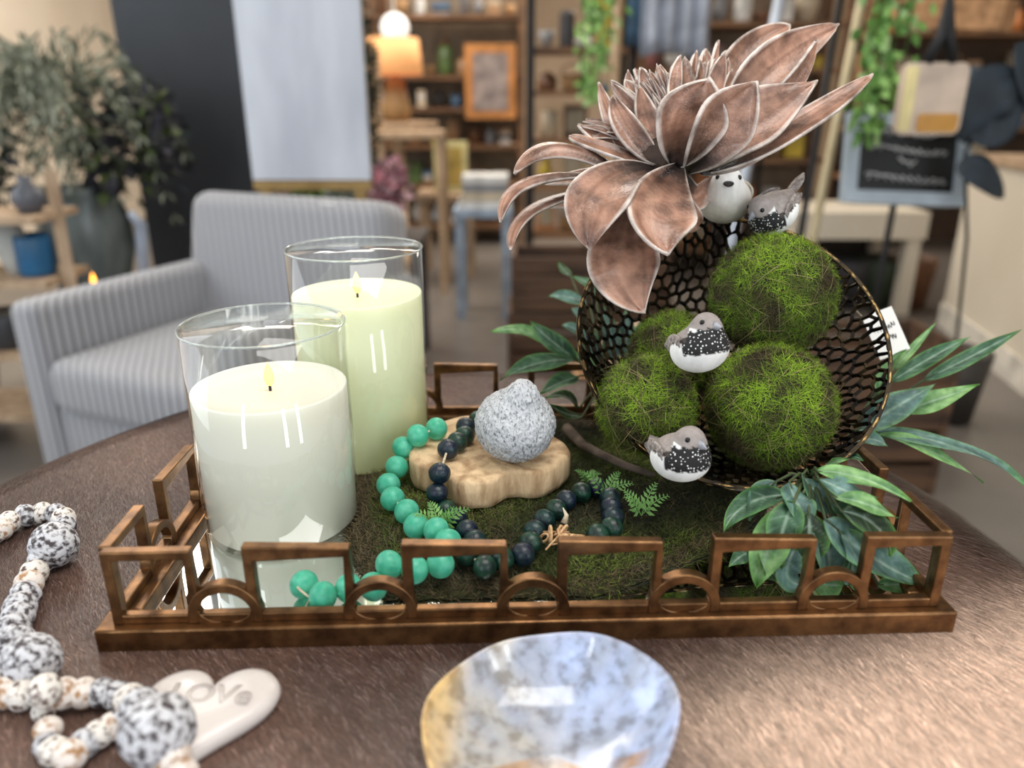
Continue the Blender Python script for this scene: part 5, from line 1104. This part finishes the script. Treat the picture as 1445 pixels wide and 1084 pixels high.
# chalkboard on a stand
kY = 2.75; A_ = PY(1185, 272, kY); B_ = PY(1352, 290, kY - .0); zt_ = PY(1270, 165, kY).z; zb_ = PY(1270, 284, kY).z
o = thing('chalkboard_sign', 'black chalkboard sign with white handwriting in a grey frame', 'sign', ((A_.x + B_.x)/2, kY, 0)); tl = Matrix.Rotation(radians(2), 3, 'Y') @ Matrix.Rotation(radians(-14), 3, 'X'); cc = Vector(((A_.x + B_.x)/2, kY, (zt_ + zb_)/2)); bw_, bh_ = (B_.x - A_.x), (zt_ - zb_)*1.08
MB().box(cc, (bw_ - .06, .012, bh_ - .06), tl).build('board', sm((16, 17, 18), .5), o, smooth=False); fm = mat('pale_grey_paint', (150, 162, 172), (176, 188, 198), scale=8, rough=.5); mb = MB()
for s in (-1, 1): mb.box(cc + tl @ Vector((s*(bw_/2 - .02), 0, 0)), (.045, .035, bh_), tl); mb.box(cc + tl @ Vector((0, 0, s*(bh_/2 - .02))), (bw_ - .08, .035, .045), tl)
mb.build('frame', fm, o, smooth=False); mb = MB(); chk = sm((226, 226, 226), .9)
for i, (w_, dz) in enumerate(((.20, .085), (.27, .03), (.06, -.012), (.28, -.065))): scribble(mb, cc + tl @ Vector((.0, -.010, dz)), tl @ Vector((1, 0, -.04)), tl @ Vector((0, 0, 1)), w_, .022, 34 if w_ > .1 else 8, .0026, 20 + i)
mb.build('chalk_writing', chk, o)
mb = MB(); mb.tube([cc + Vector((0, .03, -bh_*.4)), (cc.x - .01, kY + .05, 0.02)], .012, 8); mb.tube([(cc.x - .2, kY + .05, .012), (cc.x + .2, kY + .05, .012)], .012, 8); mb.tube([(cc.x, kY - .12, .012), (cc.x, kY + .22, .012)], .012, 8); mb.build('stand', m_iron, o)
# board (paddle) hanging in front of the chalkboard
bY = 2.35; c = PY(1313, 140, bY); hw = 43*2.35/FP*1.02; hh = 44*2.35/FP*1.02; o = thing('serving_board', 'cream and amber serving board with a black strap hanging over the chalkboard', 'serving board', c - Vector((0, 0, hh)))
def rrect(w_, h, r, n=6): return [Vector((sx*(w_ - r) + r*cos(a0 + k*pi/2/n), 0, sz*(h - r) + r*sin(a0 + k*pi/2/n))) for sx, sz, a0 in ((1, 1, 0), (-1, 1, pi/2), (-1, -1, pi), (1, -1, 3*pi/2)) for k in range(n + 1)]
def plate(c, w_, h, r, d, m, nm, o):
    q = rrect(w_, h, r); n = len(q); MB().add([c + p + Vector((0, -d/2, 0)) for p in q] + [c + p + Vector((0, d/2, 0)) for p in q], [tuple(range(n)), tuple(range(n, 2*n))[::-1]] + [(i, n + i, n + (i + 1) % n, (i + 1) % n) for i in range(n)]).build(nm, m, o, smooth=False)
plate(c, hw, hh, .025, .014, sm((206, 184, 164), .35), 'board', o); plate(c + Vector((hw*.28, -.009, -hh*.66)), hw*.62, hh*.26, .012, .004, sm((196, 140, 52), .3), 'amber_inlay', o); plate(c + Vector((-hw*.72, -.009, 0)), hw*.18, hh*.9, .008, .004, sm((232, 214, 150), .3), 'pale_stripe', o)
MB().tube([c + Vector((-.03, .0, hh)), c + Vector((.0, 0, hh + .07)), c + Vector((.0, 0, hh + .19)), c + Vector((.02, .0, hh + .07)), c + Vector((.045, 0, hh))], .017, 8).build('strap', sm((22, 22, 24)), o); MB().tube([c + Vector((0, 0, hh + .19)), Vector((c.x, bY, 3.3))], .003, 5).build('cord', m_cord, o)
# big dark leaves on the right, on a stem in a floor pot
bY = 2.6; o = thing('dark_leaf_plant', 'plant with large blue black leaves at the right edge', 'artificial plant', (PY(1420, 300, bY).x, bY, 0)); dkc = lambda s, v, sd: mixc(lin((30, 38, 46)), lin((46, 58, 68)), .5 + noise.noise(Vector((s*3, v*3, sd))))
mb = MB()
for i, (b, m, t, w_) in enumerate([((1370, 200), (1390, 140), (1440, 100), 95), ((1375, 180), (1405, 175), (1440, 115), 70), ((1352, 232), (1385, 245), (1416, 280), 58), ((1440, 60), (1460, 120), (1480, 180), 60)]): blade(mb, PY(*b, bY), PY(*m, bY - .03), PY(*t, bY), w_*2.6/FP*1.1, view(0, .1, 1), .1, 'petal', seed=i, colf=dkc, ns=14, nw=6)
mb.build('leaves', m_fol, o, solid=.002); q = PY(1362, 215, bY); g_ = Vector((q.x + .14, bY + .05, .0)); MB().tube([g_ + Vector((0, 0, .2)), g_.lerp(q, .7) + Vector((.03, 0, 0)), q, PY(1440, 100, bY)], .006, 6).build('stem', m_iron, o); MB().lathe([(0, 0), (.09, 0), (.12, .26), (.10, .26), (0, .2)], g_, 20).build('pot', sm((60, 56, 52)), o)
# cream counter on the right
m_count = mat('cream_counter', (204, 194, 176), (212, 203, 187), scale=2, rough=.6); f0 = P(1332, 462, 1); 
t1 = .75 + HC; g1_ = P(1330, 462, t1/-ray(1330, 462).z); g2_ = P(1445, 556, t1/-ray(1445, 556).z); dd = (g2_ - g1_).normalized(); nn_ = Vector((-dd.y, dd.x, 0)); nn_ = nn_ if nn_.x > 0 else -nn_
o = thing('shop_counter', 'long cream shop counter along the right side', 'counter', (g1_.x + .3, g1_.y - .8, 0)); e0 = g1_ + dd*-.05; e1 = g1_ + dd*3.2; mb = MB()
def slab(a, b, dep, z0, z1, off=0, mb=None):
    a = Vector((a.x, a.y, 0)) + nn_*off; b = Vector((b.x, b.y, 0)) + nn_*off; q = [a, b, b + nn_*dep, a + nn_*dep]; mb = mb or MB(); mb.prism([(p.x, p.y) for p in q], z0, z1); return mb
ct = .86; slab(e0, e1, .6, .0, ct - .03).build('body', m_count, o, smooth=False); slab(e0, e1, .64, ct - .029, ct, -.02).build('countertop', m_lwood, o, smooth=False); slab(e0, e1, .012, .0, .12, -.013).build('kickboard', sm((226, 220, 208)), o, smooth=False)
tY = 4.05; xa = PY(1120, 320, tY).x; xb = g1_.x - .05; za = PY(1250, 300, tY).z; o = thing('display_table', 'cream display table with an open dark space under it, behind the chalkboard', 'table', ((xa + xb)/2, tY, 0)); zap = PY(1250, 338, tY).z
MB().box(((xa + xb)/2, tY + .25, (za + zap)/2), (xb - xa, .5, za - zap)).build('apron', m_count, o, smooth=False)
for u in (xa + .05, xb - .05):
    for v_ in (.05, .45): MB().box((u, tY + v_, zap/2), (.07, .07, zap)).build('leg', m_count, o, smooth=False)
MB().box(((xa + xb)/2, tY + .48, zap/2), (xb - xa - .1, .02, zap - .01)).build('back_panel', sm((48, 42, 38)), o, smooth=False)  # dark sheet standing in for the shade under the table
for i, (px, cn) in enumerate(((1195, 'charcoal'), (1240, 'green'), (1285, 'brown'))):
    x = PY(px, 400, tY + .2).x; tag(MB().lathe([(0, 0), (.10, 0), (.13, .25), (.12, .28), (.10, .25), (0, .1)], (x, tY + .22, 0), 20).build('floor_pot', sm(COLN[cn] if cn != 'green' else (50, 62, 44))), f'{cn} pot on the floor under the cream display table', 'pot', 'pots under the display table')
bx_ = PY(1352, 20, 3.2); tag(MB().beam(PY(1270, 18, 3.3), PY(1425, 22, 3.0), .12, .10).tube([PY(1300, 5, 3.3), Vector((PY(1300, 5, 3.3).x, 3.25, 3.3))], .006, 5).tube([PY(1400, 5, 3.1), Vector((PY(1400, 5, 3.1).x, 3.1, 3.3))], .006, 5).build('hanging_beam', mat('rough_timber', (128, 92, 60), (176, 132, 90), scale=5, stretch=(1, 6, 6), rough=.7), smooth=False), 'rough timber beam hung on cords at the top right', 'beam')
